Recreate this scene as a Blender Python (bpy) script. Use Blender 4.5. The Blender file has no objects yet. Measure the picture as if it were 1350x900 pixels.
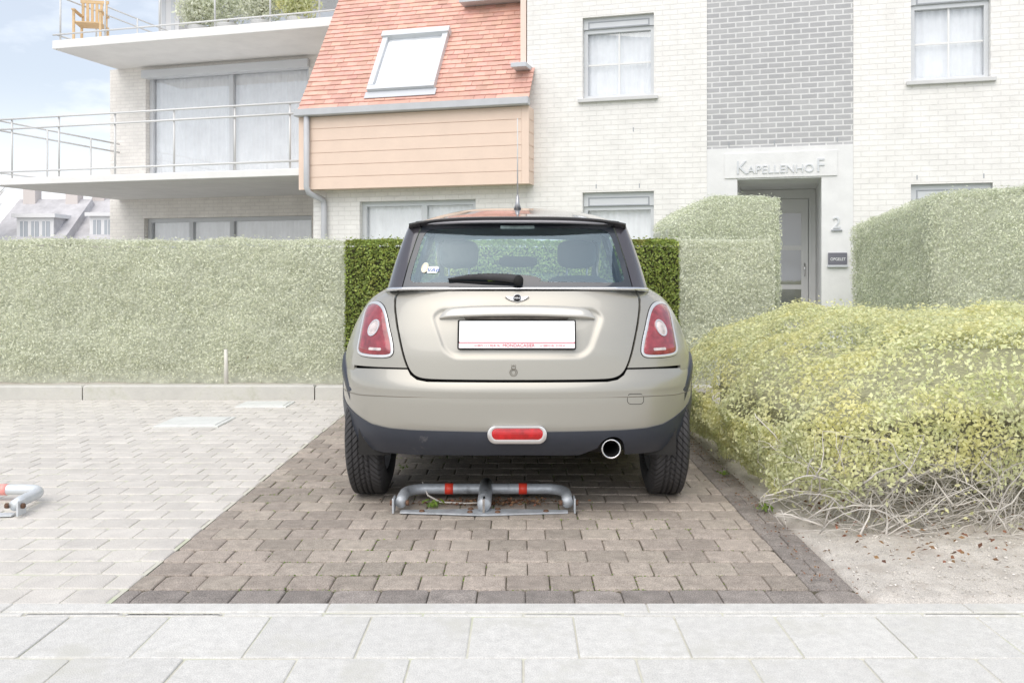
import bpy, math, random
import numpy as np
from mathutils import Vector, Matrix
from mathutils.geometry import delaunay_2d_cdt
random.seed(7); RNG = np.random.default_rng(11)
S = bpy.context.scene
C = S.collection
R = math.radians

# ------------------------------------------------------------------ camera
H = 1.047; F = 1180.0; VX, VY = 685.0, 360.0
cam = bpy.data.cameras.new('camera'); co = bpy.data.objects.new('camera', cam); C.objects.link(co)
co.location = (0, 0, H); co.rotation_euler = (R(90), 0, 0)
cam.sensor_width = 36; cam.lens = 36*F/1350
cam.shift_x = -(VX-675)/1350; cam.shift_y = -(450-VY)/1350
cam.clip_start = 0.05; cam.clip_end = 3000
S.camera = co
# ------------------------------------------------------------------ world + sun
SUN_EL, SUN_AZ = 52, 200      # azimuth the light comes from, measured from +Y clockwise (behind the camera, a little left)
w = bpy.data.worlds.new("World"); S.world = w; w.use_nodes = True
nt = w.node_tree; nt.nodes.clear()
def N(t, typ, **kw):
    n = t.nodes.new(typ)
    for k, v in kw.items(): setattr(n, k, v)
    return n
out = N(nt, 'ShaderNodeOutputWorld'); bg = N(nt, 'ShaderNodeBackground')
sky = N(nt, 'ShaderNodeTexSky', sky_type='NISHITA'); sky.sun_disc = False
sky.sun_elevation = R(SUN_EL); sky.sun_rotation = R(SUN_AZ); sky.air_density = 1.0; sky.dust_density = 2.5
tc = N(nt, 'ShaderNodeTexCoord'); mp = N(nt, 'ShaderNodeMapping'); mp.inputs['Scale'].default_value = (1, 1, 2.6)
mp.inputs['Location'].default_value = (0.35, 0.1, 0.28)
no = N(nt, 'ShaderNodeTexNoise'); no.inputs['Scale'].default_value = 2.2; no.inputs['Detail'].default_value = 9; no.inputs['Roughness'].default_value = 0.56
cr = N(nt, 'ShaderNodeValToRGB'); cr.color_ramp.elements[0].position = 0.47; cr.color_ramp.elements[1].position = 0.72
mx = N(nt, 'ShaderNodeMix', data_type='RGBA')
sc = N(nt, 'ShaderNodeMath', operation='MULTIPLY'); sc.inputs[1].default_value = 0.93
nt.links.new(tc.outputs['Generated'], mp.inputs['Vector']); nt.links.new(mp.outputs['Vector'], no.inputs['Vector'])
nt.links.new(no.outputs['Fac'], cr.inputs['Fac']); nt.links.new(cr.outputs['Color'], sc.inputs[0]); 
sxy = N(nt, 'ShaderNodeSeparateXYZ'); nt.links.new(tc.outputs['Generated'], sxy.inputs[0])
hz = N(nt, 'ShaderNodeMapRange', interpolation_type='SMOOTHSTEP'); hz.inputs[1].default_value = .02; hz.inputs[2].default_value = .20; hz.inputs[3].default_value = .9; hz.inputs[4].default_value = .38
nt.links.new(sxy.outputs['Z'], hz.inputs[0]); mxm = N(nt, 'ShaderNodeMath', operation='MAXIMUM'); nt.links.new(hz.outputs[0], mxm.inputs[0]); nt.links.new(sc.outputs[0], mxm.inputs[1]); nt.links.new(mxm.outputs[0], mx.inputs['Factor'])
nt.links.new(sky.outputs['Color'], mx.inputs['A']); mx.inputs['B'].default_value = (9.2, 9.4, 9.7, 1)
nt.links.new(mx.outputs['Result'], bg.inputs['Color']); bg.inputs['Strength'].default_value = 0.105
nt.links.new(bg.outputs[0], out.inputs['Surface'])
sl = bpy.data.lights.new('sun', 'SUN'); sl.energy = 1.5; sl.angle = R(75); sl.color = (1.0, 0.965, 0.91)
so = bpy.data.objects.new('sun', sl); C.objects.link(so)
sd = Vector((math.sin(R(SUN_AZ))*math.cos(R(SUN_EL)), math.cos(R(SUN_AZ))*math.cos(R(SUN_EL)), math.sin(R(SUN_EL))))
so.rotation_euler = sd.to_track_quat('Z', 'Y').to_euler(); so.location = (0, -4, 12)
S.view_settings.view_transform = 'Standard'; S.view_settings.look = 'None'; S.view_settings.gamma = 1
S.view_settings.use_curve_mapping = False
S.view_settings.exposure = 0.52
S.render.engine = 'CYCLES'
S.render.resolution_x = 1024; S.render.resolution_y = 682
S.cycles.max_bounces = 10; S.cycles.transparent_max_bounces = 24

# ------------------------------------------------------------------ materials
def mat(name, col, rough=0.6, metal=0.0, var=0.0, vscale=8.0, bump=0.0, bscale=60.0, spec=0.5, coat=0.0, island=0.0, huevar=0.0, transl=0.0, stain=None, sscale=2.0, sthr=0.62, bdist=0.01, speck=0.0):
    m = bpy.data.materials.new(name); m.use_nodes = True; t = m.node_tree; b = t.nodes['Principled BSDF']
    b.inputs['Base Color'].default_value = (*col, 1); b.inputs['Roughness'].default_value = rough
    b.inputs['Metallic'].default_value = metal; b.inputs['Specular IOR Level'].default_value = spec
    b.inputs['Coat Weight'].default_value = coat; b.inputs['Coat Roughness'].default_value = 0.03
    cur = None
    tcn = N(t, 'ShaderNodeTexCoord')
    if var or island or huevar or stain or speck:
        hs = N(t, 'ShaderNodeHueSaturation'); hs.inputs['Color'].default_value = (*col, 1); cur = hs.outputs['Color']
        val = None
        if var:
            n = N(t, 'ShaderNodeTexNoise'); n.inputs['Scale'].default_value = vscale; n.inputs['Detail'].default_value = 8; n.inputs['Roughness'].default_value = 0.62
            t.links.new(tcn.outputs['Object'], n.inputs['Vector'])
            mr = N(t, 'ShaderNodeMapRange'); mr.inputs[1].default_value = 0.28; mr.inputs[2].default_value = 0.72; mr.inputs[3].default_value = 1-var; mr.inputs[4].default_value = 1+var
            t.links.new(n.outputs['Fac'], mr.inputs[0]); val = mr.outputs[0]
        if island or huevar:
            g = N(t, 'ShaderNodeNewGeometry')
            if island:
                mr = N(t, 'ShaderNodeMapRange'); mr.inputs[3].default_value = 1-island; mr.inputs[4].default_value = 1+island
                t.links.new(g.outputs['Random Per Island'], mr.inputs[0])
                if val:
                    mu = N(t, 'ShaderNodeMath', operation='MULTIPLY'); t.links.new(val, mu.inputs[0]); t.links.new(mr.outputs[0], mu.inputs[1]); val = mu.outputs[0]
                else: val = mr.outputs[0]
            if huevar:
                wn = N(t, 'ShaderNodeTexWhiteNoise', noise_dimensions='1D'); t.links.new(g.outputs['Random Per Island'], wn.inputs['W'])
                mr2 = N(t, 'ShaderNodeMapRange'); mr2.inputs[3].default_value = 0.5-huevar; mr2.inputs[4].default_value = 0.5+huevar
                t.links.new(wn.outputs['Value'], mr2.inputs[0]); t.links.new(mr2.outputs[0], hs.inputs['Hue'])
        if speck:
            n = N(t, 'ShaderNodeTexNoise'); n.inputs['Scale'].default_value = 260; n.inputs['Detail'].default_value = 2; t.links.new(tcn.outputs['Object'], n.inputs['Vector'])
            mr = N(t, 'ShaderNodeMapRange'); mr.inputs[1].default_value = .32; mr.inputs[2].default_value = .68; mr.inputs[3].default_value = 1-speck; mr.inputs[4].default_value = 1+speck
            t.links.new(n.outputs['Fac'], mr.inputs[0])
            if val: mu = N(t, 'ShaderNodeMath', operation='MULTIPLY'); t.links.new(val, mu.inputs[0]); t.links.new(mr.outputs[0], mu.inputs[1]); val = mu.outputs[0]
            else: val = mr.outputs[0]
        if val: t.links.new(val, hs.inputs['Value'])
        if stain:
            n = N(t, 'ShaderNodeTexNoise'); n.inputs['Scale'].default_value = sscale; n.inputs['Detail'].default_value = 10; n.inputs['Roughness'].default_value = 0.7
            t.links.new(tcn.outputs['Object'], n.inputs['Vector'])
            mr = N(t, 'ShaderNodeMapRange'); mr.inputs[1].default_value = sthr-0.06; mr.inputs[2].default_value = sthr+0.08; mr.inputs[4].default_value = 0.85
            t.links.new(n.outputs['Fac'], mr.inputs[0])
            mm = N(t, 'ShaderNodeMix', data_type='RGBA'); t.links.new(mr.outputs[0], mm.inputs['Factor']); t.links.new(cur, mm.inputs['A']); mm.inputs['B'].default_value = (*stain, 1)
            cur = mm.outputs['Result']
        t.links.new(cur, b.inputs['Base Color'])
    if bump:
        n = N(t, 'ShaderNodeTexNoise'); n.inputs['Scale'].default_value = bscale; n.inputs['Detail'].default_value = 5
        t.links.new(tcn.outputs['Object'], n.inputs['Vector'])
        bp = N(t, 'ShaderNodeBump'); bp.inputs['Strength'].default_value = bump; bp.inputs['Distance'].default_value = bdist
        t.links.new(n.outputs['Fac'], bp.inputs['Height']); t.links.new(bp.outputs[0], b.inputs['Normal'])
    if transl:
        tr = N(t, 'ShaderNodeBsdfTranslucent'); ms = N(t, 'ShaderNodeMixShader'); ms.inputs[0].default_value = transl
        if cur: t.links.new(cur, tr.inputs['Color'])
        else: tr.inputs['Color'].default_value = (*col, 1)
        t.links.new(b.outputs[0], ms.inputs[1]); t.links.new(tr.outputs[0], ms.inputs[2]); t.links.new(ms.outputs[0], t.nodes['Material Output'].inputs['Surface'])
    return m

def brick_mat(name, c1, c2, mortar, bw, bh, mort=0.01, bump=0.35, rough=0.75, offs=0.5, mixv=0.0):
    m = bpy.data.materials.new(name); m.use_nodes = True; t = m.node_tree; b = t.nodes['Principled BSDF']; b.inputs['Roughness'].default_value = rough
    tcn = N(t, 'ShaderNodeTexCoord'); sp = N(t, 'ShaderNodeSeparateXYZ'); t.links.new(tcn.outputs['Object'], sp.inputs[0])
    ad = N(t, 'ShaderNodeMath', operation='ADD'); t.links.new(sp.outputs['X'], ad.inputs[0]); t.links.new(sp.outputs['Y'], ad.inputs[1])
    cb = N(t, 'ShaderNodeCombineXYZ'); t.links.new(ad.outputs[0], cb.inputs['X']); t.links.new(sp.outputs['Z'], cb.inputs['Y'])
    # slight wobble so courses are not ruler straight
    wn = N(t, 'ShaderNodeTexNoise'); wn.inputs['Scale'].default_value = 5; t.links.new(cb.outputs[0], wn.inputs['Vector'])
    vs = N(t, 'ShaderNodeVectorMath', operation='SCALE'); vs.inputs['Scale'].default_value = 0.008; t.links.new(wn.outputs['Color'], vs.inputs[0])
    va = N(t, 'ShaderNodeVectorMath', operation='ADD'); t.links.new(cb.outputs[0], va.inputs[0]); t.links.new(vs.outputs[0], va.inputs[1])
    bt = N(t, 'ShaderNodeTexBrick'); bt.inputs['Color1'].default_value = (*c1, 1); bt.inputs['Color2'].default_value = (*c2, 1); bt.inputs['Mortar'].default_value = (*mortar, 1)
    bt.inputs['Scale'].default_value = 1.0; bt.inputs['Brick Width'].default_value = bw; bt.inputs['Row Height'].default_value = bh
    bt.inputs['Mortar Size'].default_value = mort; bt.inputs['Mortar Smooth'].default_value = 0.25; bt.inputs['Bias'].default_value = mixv; bt.offset = offs
    t.links.new(va.outputs[0], bt.inputs['Vector'])
    n = N(t, 'ShaderNodeTexNoise'); n.inputs['Scale'].default_value = 3.0; n.inputs['Detail'].default_value = 10; n.inputs['Roughness'].default_value = 0.7; t.links.new(tcn.outputs['Object'], n.inputs['Vector'])
    mr = N(t, 'ShaderNodeMapRange'); mr.inputs[1].default_value = 0.3; mr.inputs[2].default_value = 0.7; mr.inputs[3].default_value = 0.9; mr.inputs[4].default_value = 1.06
    t.links.new(n.outputs['Fac'], mr.inputs[0])
    hs = N(t, 'ShaderNodeHueSaturation'); t.links.new(bt.outputs['Color'], hs.inputs['Color']); t.links.new(mr.outputs[0], hs.inputs['Value']); t.links.new(hs.outputs[0], b.inputs['Base Color'])
    n2 = N(t, 'ShaderNodeTexNoise'); n2.inputs['Scale'].default_value = 55; n2.inputs['Detail'].default_value = 4; t.links.new(tcn.outputs['Object'], n2.inputs['Vector'])
    iv = N(t, 'ShaderNodeMath', operation='MULTIPLY_ADD'); iv.inputs[1].default_value = -1.0; t.links.new(bt.outputs['Fac'], iv.inputs[0])
    sm = N(t, 'ShaderNodeMath', operation='MULTIPLY'); sm.inputs[1].default_value = 0.5; t.links.new(n2.outputs['Fac'], sm.inputs[0]); t.links.new(sm.outputs[0], iv.inputs[2])
    bp = N(t, 'ShaderNodeBump'); bp.inputs['Strength'].default_value = bump; bp.inputs['Distance'].default_value = 0.012
    t.links.new(iv.outputs[0], bp.inputs['Height']); t.links.new(bp.outputs[0], b.inputs['Normal'])
    return m

def glass_mat(name, tint, gloss=0.25, gcol=(1, 1, 1), rough=0.0):
    m = bpy.data.materials.new(name); m.use_nodes = True; t = m.node_tree; t.nodes.remove(t.nodes['Principled BSDF'])
    tr = N(t, 'ShaderNodeBsdfTransparent'); tr.inputs['Color'].default_value = (*tint, 1)
    gl = N(t, 'ShaderNodeBsdfGlossy'); gl.inputs['Roughness'].default_value = rough; gl.inputs['Color'].default_value = (*gcol, 1)
    ge = N(t, 'ShaderNodeNewGeometry'); dt = N(t, 'ShaderNodeVectorMath', operation='DOT_PRODUCT'); t.links.new(ge.outputs['Normal'], dt.inputs[0]); t.links.new(ge.outputs['Incoming'], dt.inputs[1])
    ab = N(t, 'ShaderNodeMath', operation='ABSOLUTE'); t.links.new(dt.outputs['Value'], ab.inputs[0])
    om = N(t, 'ShaderNodeMath', operation='SUBTRACT'); om.inputs[0].default_value = 1; t.links.new(ab.outputs[0], om.inputs[1])
    pw_ = N(t, 'ShaderNodeMath', operation='POWER'); pw_.inputs[1].default_value = 5; t.links.new(om.outputs[0], pw_.inputs[0])
    ad = N(t, 'ShaderNodeMath', operation='MULTIPLY_ADD'); ad.inputs[1].default_value = .95; ad.inputs[2].default_value = .05+gloss; ad.use_clamp = True; t.links.new(pw_.outputs[0], ad.inputs[0])
    ms = N(t, 'ShaderNodeMixShader'); t.links.new(ad.outputs[0], ms.inputs[0]); t.links.new(tr.outputs[0], ms.inputs[1]); t.links.new(gl.outputs[0], ms.inputs[2])
    t.links.new(ms.outputs[0], t.nodes['Material Output'].inputs['Surface'])
    return m

M = {}  # building colours below are raised towards white, a haze put into them
M['white_brick'] = brick_mat('white_painted_brick', (.84, .825, .795), (.81, .795, .765), (.75, .735, .705), .21, .072, .007, .5)
M['cream_brick'] = brick_mat('cream_brick', (.86, .83, .78), (.82, .79, .74), (.76, .73, .69), .21, .072, .008, .45)
M['grey_brick'] = brick_mat('grey_brick', (.40, .40, .41), (.46, .46, .465), (.66, .66, .655), .215, .074, .011, .4)
M['stone'] = mat('pale_blue_stone', (.74, .74, .735), .6, var=.07, vscale=4, bump=.15, bscale=80)
M['sill'] = mat('grey_stone_sill', (.60, .60, .595), .6, var=.06, vscale=6)
M['frame'] = mat('grey_window_frame', (.62, .64, .66), .4, var=.03, vscale=3)
M['frame_dark'] = mat('grey_frame_edge', (.34, .36, .39), .4)
M['frame_white'] = mat('white_frame', (.76, .76, .75), .4)
M['curtain'] = mat('net_curtain', (.84, .85, .86), .9, var=.08, vscale=3)
M['room'] = mat('dim_room', (.62, .64, .66), .9)
M['pane'] = glass_mat('window_glass', (.96, .97, .98), .10)
M['concrete'] = mat('balcony_concrete', (.80, .79, .77), .8, var=.06, vscale=2.5, bump=.1, bscale=40)
M['rail'] = mat('painted_rail', (.70, .70, .69), .35)
M['gutter'] = mat('zinc_gutter', (.50, .51, .53), .45, var=.08, vscale=4)
M['tile'] = mat('clay_tile', (.67, .40, .325), .75, var=.09, vscale=5, island=.15, huevar=.008, bump=.3, bscale=70, stain=(.56, .34, .27), sscale=2.2, sthr=.66)
M['wood_clad'] = mat('salmon_cladding', (.79, .62, .51), .6, var=.04, vscale=3, bump=.05)
M['verge'] = mat('verge_board', (.79, .65, .56), .6)
M['zinc_light'] = mat('lead_flashing', (.55, .57, .60), .4)
M['slate'] = mat('far_slate', (.50, .49, .50), .8, var=.2, vscale=1.2)
M['far_white'] = mat('far_white', (.74, .74, .74), .7)
M['far_glass'] = mat('far_glass', (.4, .43, .46), .2)
M['far_brick'] = mat('far_brick', (.62, .57, .54), .8)

M['paver_bay'] = mat('brown_grey_paver', (.37, .32, .272), .85, speck=.32, var=.22, vscale=22, island=.19, huevar=.006, bump=.55, bscale=160, bdist=.006, stain=(.30, .255, .215), sscale=5, sthr=.62)
M['paver_edge'] = mat('dark_paver', (.27, .24, .218), .85, speck=.40, var=.28, vscale=14, island=.16, bump=.55, bscale=160, bdist=.006, stain=(.27, .24, .21), sscale=60, sthr=.66)
M['paver_hazed'] = mat('hazed_paver', (.60, .57, .525), .85, speck=.10, var=.10, vscale=7, island=.06, bump=.4, bscale=160, bdist=.006, stain=(.48, .455, .425), sscale=5, sthr=.62)  # pavers beside the bay, white haze mixed into the base colour
M['slab'] = mat('hazed_concrete_slab', (.615, .605, .575), .85, speck=.12, stain=(.55, .54, .49), sscale=3.5, sthr=.58, var=.10, vscale=30, island=.04, bump=.5, bscale=220, bdist=.004)  # slab colour raised too, the same haze put in
M['joint'] = mat('mossy_joint_sand', (.10, .088, .058), .95, var=.35, vscale=20, stain=(.085, .115, .03), sscale=6, sthr=.56)
M['joint_hazed'] = mat('hazed_joint_sand', (.60, .585, .50), .95, var=.12, vscale=20, stain=(.50, .54, .38), sscale=5, sthr=.58)  # joint sand outside the bay, whitened by the painted haze
M['kerb'] = mat('weathered_kerb', (.54, .53, .49), .85, var=.12, vscale=4, bump=.3, bscale=60, stain=(.44, .44, .36), sscale=4, sthr=.6)
M['soil'] = mat('hazed_soil', (.53, .495, .45), .95, speck=.25, var=.16, vscale=14, bump=.5, bscale=120, bdist=.008, stain=(.42, .375, .33), sscale=5, sthr=.57)  # soil lightened, white haze put into its colour
M['ground'] = mat('ground', (.36, .35, .33), .95, var=.12, vscale=.4)
M['lawn'] = mat('lawn', (.22, .26, .15), .95, var=.2, vscale=6)
M['stonebed'] = mat('boulder', (.16, .145, .115), .9, var=.35, vscale=12, bump=.6, bscale=30)

def leafm(n, c, var=.3, isl=.38, tr=.3, hv=.02, st=None, ss=3.0, sth=.6, rough=.45):
    return mat(n, c, rough, var=var, vscale=2.2, island=isl, huevar=hv, transl=tr, stain=st, sscale=ss, sthr=sth)
M['leaf_green'] = leafm('privet_leaf', (.28, .35, .075), st=(.45, .27, .08), ss=2.6, sth=.64)
M['leaf_hazed'] = leafm('hazed_privet_leaf', (.75, .77, .63), var=.09, isl=.16, tr=.4, hv=.01, st=(.60, .58, .48), ss=2.2, sth=.66)  # privet green with white haze painted into it
M['leaf_far_hazed'] = leafm('hazed_far_privet_leaf', (.74, .77, .62), var=.09, isl=.16, tr=.4, hv=.01)  # hedges further back, haze painted into the leaf colour
M['leaf_gold'] = leafm('hazed_golden_leaf', (.74, .76, .47), var=.10, isl=.24, tr=.42, hv=.012, st=(.86, .82, .42), ss=2.6, sth=.54)  # yellow-green leaf, whitened by haze put into the colour
M['leaf_weed'] = leafm('weed_leaf', (.20, .30, .05), var=.1, isl=.3, tr=.35)
M['leaf_dry'] = mat('dry_leaf', (.20, .10, .05), .8, island=.5, huevar=.02)
M['core_gold'] = mat('golden_bush_inside', (.44, .43, .30), .95, var=.5, vscale=30)  # core darker than the leaves, shade of the gaps painted in
M['twig'] = mat('bare_twig', (.60, .565, .515), .85, var=.15, vscale=10, island=.2)
M['stem'] = mat('hedge_stem', (.22, .18, .13), .9, island=.3)
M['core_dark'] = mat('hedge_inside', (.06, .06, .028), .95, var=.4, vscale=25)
M['core_hazed'] = mat('hazed_hedge_inside', (.56, .58, .48), .95, var=.25, vscale=25)  # inside of the whitened hedges, haze in the colour as well

M['paint'] = mat('champagne_metallic', (.385, .368, .322), .36, metal=.45, coat=.9, spec=.5)
M['paint'].node_tree.nodes['Principled BSDF'].inputs['Coat Roughness'].default_value = .05
M['garnish'] = mat('garnish_paint', (.56, .54, .49), .3, metal=.35, coat=1)
M['black_gloss'] = mat('black_gloss_roof', (.018, .016, .018), .12, coat=1)
M['pillar'] = mat('dark_gloss_pillar', (.055, .05, .058), .16, coat=1)
M['bar'] = mat('spoiler_lip_sky_sheen', (.38, .37, .39), .25, coat=1)  # dark lip made grey, sky reflection put into its colour
M['frit'] = mat('black_glass_border', (.03, .034, .042), .06, coat=1)
M['gap'] = mat('shut_line', (.008, .008, .008), .8)
M['chrome'] = mat('chrome', (.82, .82, .83), .14, metal=1.0)
M['satin'] = mat('satin_chrome', (.78, .77, .76), .3, metal=.75)
M['clad'] = mat('charcoal_plastic', (.034, .039, .052), .40, var=.16, vscale=5, bump=.12, bscale=300, bdist=.002, stain=(.22, .21, .20), sscale=9, sthr=.70)
M['under'] = mat('underbody', (.02, .019, .018), .85, var=.3, vscale=12)
M['axle'] = mat('rusty_arm', (.10, .085, .07), .8, var=.4, vscale=20)
M['rubber'] = mat('tyre_rubber', (.045, .044, .046), .78, var=.25, vscale=9, bump=.2, bscale=120, bdist=.003)
M['rim'] = mat('alloy', (.45, .45, .46), .35, metal=.8)
M['cabin'] = mat('cabin_fabric', (.055, .06, .065), .9)
M['headliner'] = mat('headliner', (.25, .26, .26), .9)
M['carglass'] = glass_mat('tinted_glass', (.80, .91, .96), .055, (.68, .86, 1.0), .0)
M['plate'] = mat('plate_white', (.93, .93, .93), .35)
M['strip'] = mat('plate_strip', (.82, .76, .76), .4)
M['redtext'] = mat('red_letters', (.55, .05, .09), .5)
M['blue'] = mat('blue_letters', (.03, .10, .36), .5)
M['cream'] = mat('sticker_cream', (.85, .80, .70), .5)
M['white'] = mat('sticker_white', (.86, .87, .88), .5)
M['amber'] = mat('sticker_ring', (.75, .60, .38), .5)
M['galv'] = mat('galvanised_steel', (.50, .53, .56), .5, metal=.35, var=.25, vscale=18, bump=.08, bscale=60, stain=(.20, .21, .22), sscale=11, sthr=.64)
M['galv_hazed'] = mat('hazed_galvanised_steel', (.66, .69, .71), .45, metal=.3, var=.1, vscale=12)  # same steel as the other barrier, white haze painted in
M['reflector'] = mat('red_tape', (.85, .07, .04), .35)
M['reflector_hazed'] = mat('hazed_red_tape', (.88, .36, .32), .4)  # same red tape, lightened by the painted haze
M['rust'] = mat('rusty_bolt', (.14, .075, .045), .8, var=.4, vscale=40)
M['manhole'] = mat('manhole_concrete', (.66, .67, .64), .8, var=.08, vscale=8, bump=.2, bscale=80)
M['chairwood'] = mat('teak', (.70, .50, .28), .6, var=.1, vscale=8)
M['sign_dark'] = mat('sign_panel', (.16, .16, .19), .3)
M['stake'] = mat('weathered_stake', (.68, .66, .60), .8, var=.1, vscale=20)

# tail lamp red with fine ribs
def lens_mat(name, col, ribs, strength=.4):
    m = mat(name, col, .12, coat=1); t = m.node_tree; b = t.nodes['Principled BSDF']
    tcn = N(t, 'ShaderNodeTexCoord'); wv = N(t, 'ShaderNodeTexWave', bands_direction='Z'); wv.inputs['Scale'].default_value = ribs
    t.links.new(tcn.outputs['Object'], wv.inputs['Vector'])
    n = N(t, 'ShaderNodeTexNoise'); n.inputs['Scale'].default_value = 26; n.inputs['Detail'].default_value = 3; t.links.new(tcn.outputs['Object'], n.inputs['Vector'])
    hs = N(t, 'ShaderNodeHueSaturation'); hs.inputs['Color'].default_value = (*col, 1)
    mr = N(t, 'ShaderNodeMapRange'); mr.inputs[1].default_value = .3; mr.inputs[2].default_value = .7; mr.inputs[3].default_value = .65; mr.inputs[4].default_value = 1.35
    t.links.new(n.outputs['Fac'], mr.inputs[0]); t.links.new(mr.outputs[0], hs.inputs['Value']); t.links.new(hs.outputs[0], b.inputs['Base Color'])
    bp = N(t, 'ShaderNodeBump'); bp.inputs['Strength'].default_value = strength; bp.inputs['Distance'].default_value = .002
    t.links.new(wv.outputs['Fac'], bp.inputs['Height']); t.links.new(bp.outputs[0], b.inputs['Normal'])
    return m
M['lens_red'] = lens_mat('red_lamp_lens', (.27, .035, .045), 12, .25)
M['lens_fog'] = lens_mat('fog_lamp_lens', (.52, .008, .012), 12, .35)
M['lens_clear'] = lens_mat('clear_lamp_lens', (.66, .58, .56), 60, .6)
M['lens_brake'] = lens_mat('brake_lamp_lens', (.30, .38, .37), 50, .4)

# tyre: V shaped grooves cut by a bump in the angle / width space
def tyre_mat():
    m = M['rubber'].copy(); m.name = 'tyre_tread'; t = m.node_tree; b = t.nodes['Principled BSDF']
    tcn = N(t, 'ShaderNodeTexCoord'); sp = N(t, 'ShaderNodeSeparateXYZ'); t.links.new(tcn.outputs['Object'], sp.inputs[0])
    at = N(t, 'ShaderNodeMath', operation='ARCTAN2'); t.links.new(sp.outputs['Y'], at.inputs[0]); t.links.new(sp.outputs['Z'], at.inputs[1])
    ab = N(t, 'ShaderNodeMath', operation='ABSOLUTE'); t.links.new(sp.outputs['X'], ab.inputs[0])
    m1 = N(t, 'ShaderNodeMath', operation='MULTIPLY'); m1.inputs[1].default_value = 9.0; t.links.new(at.outputs[0], m1.inputs[0])
    m2 = N(t, 'ShaderNodeMath', operation='MULTIPLY_ADD'); m2.inputs[1].default_value = 34.0; t.links.new(ab.outputs[0], m2.inputs[0]); t.links.new(m1.outputs[0], m2.inputs[2])
    m3 = N(t, 'ShaderNodeMath', operation='MULTIPLY'); m3.inputs[1].default_value = 1.1; t.links.new(m2.outputs[0], m3.inputs[0])
    fr = N(t, 'ShaderNodeMath', operation='FRACT'); t.links.new(m3.outputs[0], fr.inputs[0])
    cmpn = N(t, 'ShaderNodeMapRange'); cmpn.inputs[1].default_value = .0; cmpn.inputs[2].default_value = .22; t.links.new(fr.outputs[0], cmpn.inputs[0])
    bp = N(t, 'ShaderNodeBump'); bp.inputs['Strength'].default_value = 1.0; bp.inputs['Distance'].default_value = .006
    t.links.new(cmpn.outputs[0], bp.inputs['Height']); t.links.new(bp.outputs[0], b.inputs['Normal'])
    mm = N(t, 'ShaderNodeMapRange'); mm.inputs[1].default_value = .03; mm.inputs[2].default_value = .2; mm.inputs[3].default_value = .35; mm.inputs[4].default_value = 1.0; t.links.new(fr.outputs[0], mm.inputs[0])
    hs = N(t, 'ShaderNodeHueSaturation'); lk = b.inputs['Base Color'].links[0].from_socket; t.links.new(lk, hs.inputs['Color']); t.links.new(mm.outputs[0], hs.inputs['Value']); t.links.new(hs.outputs[0], b.inputs['Base Color'])
    return m
M['tread'] = tyre_mat()

# ------------------------------------------------------------------ mesh helpers
def mesh_obj(name, v, f, m, parent=None, smooth=False):
    me = bpy.data.meshes.new(name); me.from_pydata([tuple(p) for p in v], [], f); me.update()
    o = bpy.data.objects.new(name, me); C.objects.link(o)
    if m is not None: me.materials.append(m if not isinstance(m, str) else M[m])
    if smooth: me.polygons.foreach_set('use_smooth', [True]*len(me.polygons))
    if parent: o.parent = parent
    return o
def quads_obj(name, V, m, parent=None, smooth=False):
    """V: (n,4,3) array of quads"""
    n = len(V); me = bpy.data.meshes.new(name); me.vertices.add(n*4); me.loops.add(n*4); me.polygons.add(n)
    me.vertices.foreach_set('co', V.reshape(-1).astype(np.float32)); me.loops.foreach_set('vertex_index', np.arange(n*4, dtype=np.int32))
    me.polygons.foreach_set('loop_start', np.arange(0, n*4, 4, dtype=np.int32)); me.polygons.foreach_set('loop_total', np.full(n, 4, dtype=np.int32))
    me.update(calc_edges=True); me.materials.append(M[m] if isinstance(m, str) else m)
    o = bpy.data.objects.new(name, me); C.objects.link(o)
    if parent: o.parent = parent
    return o
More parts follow.
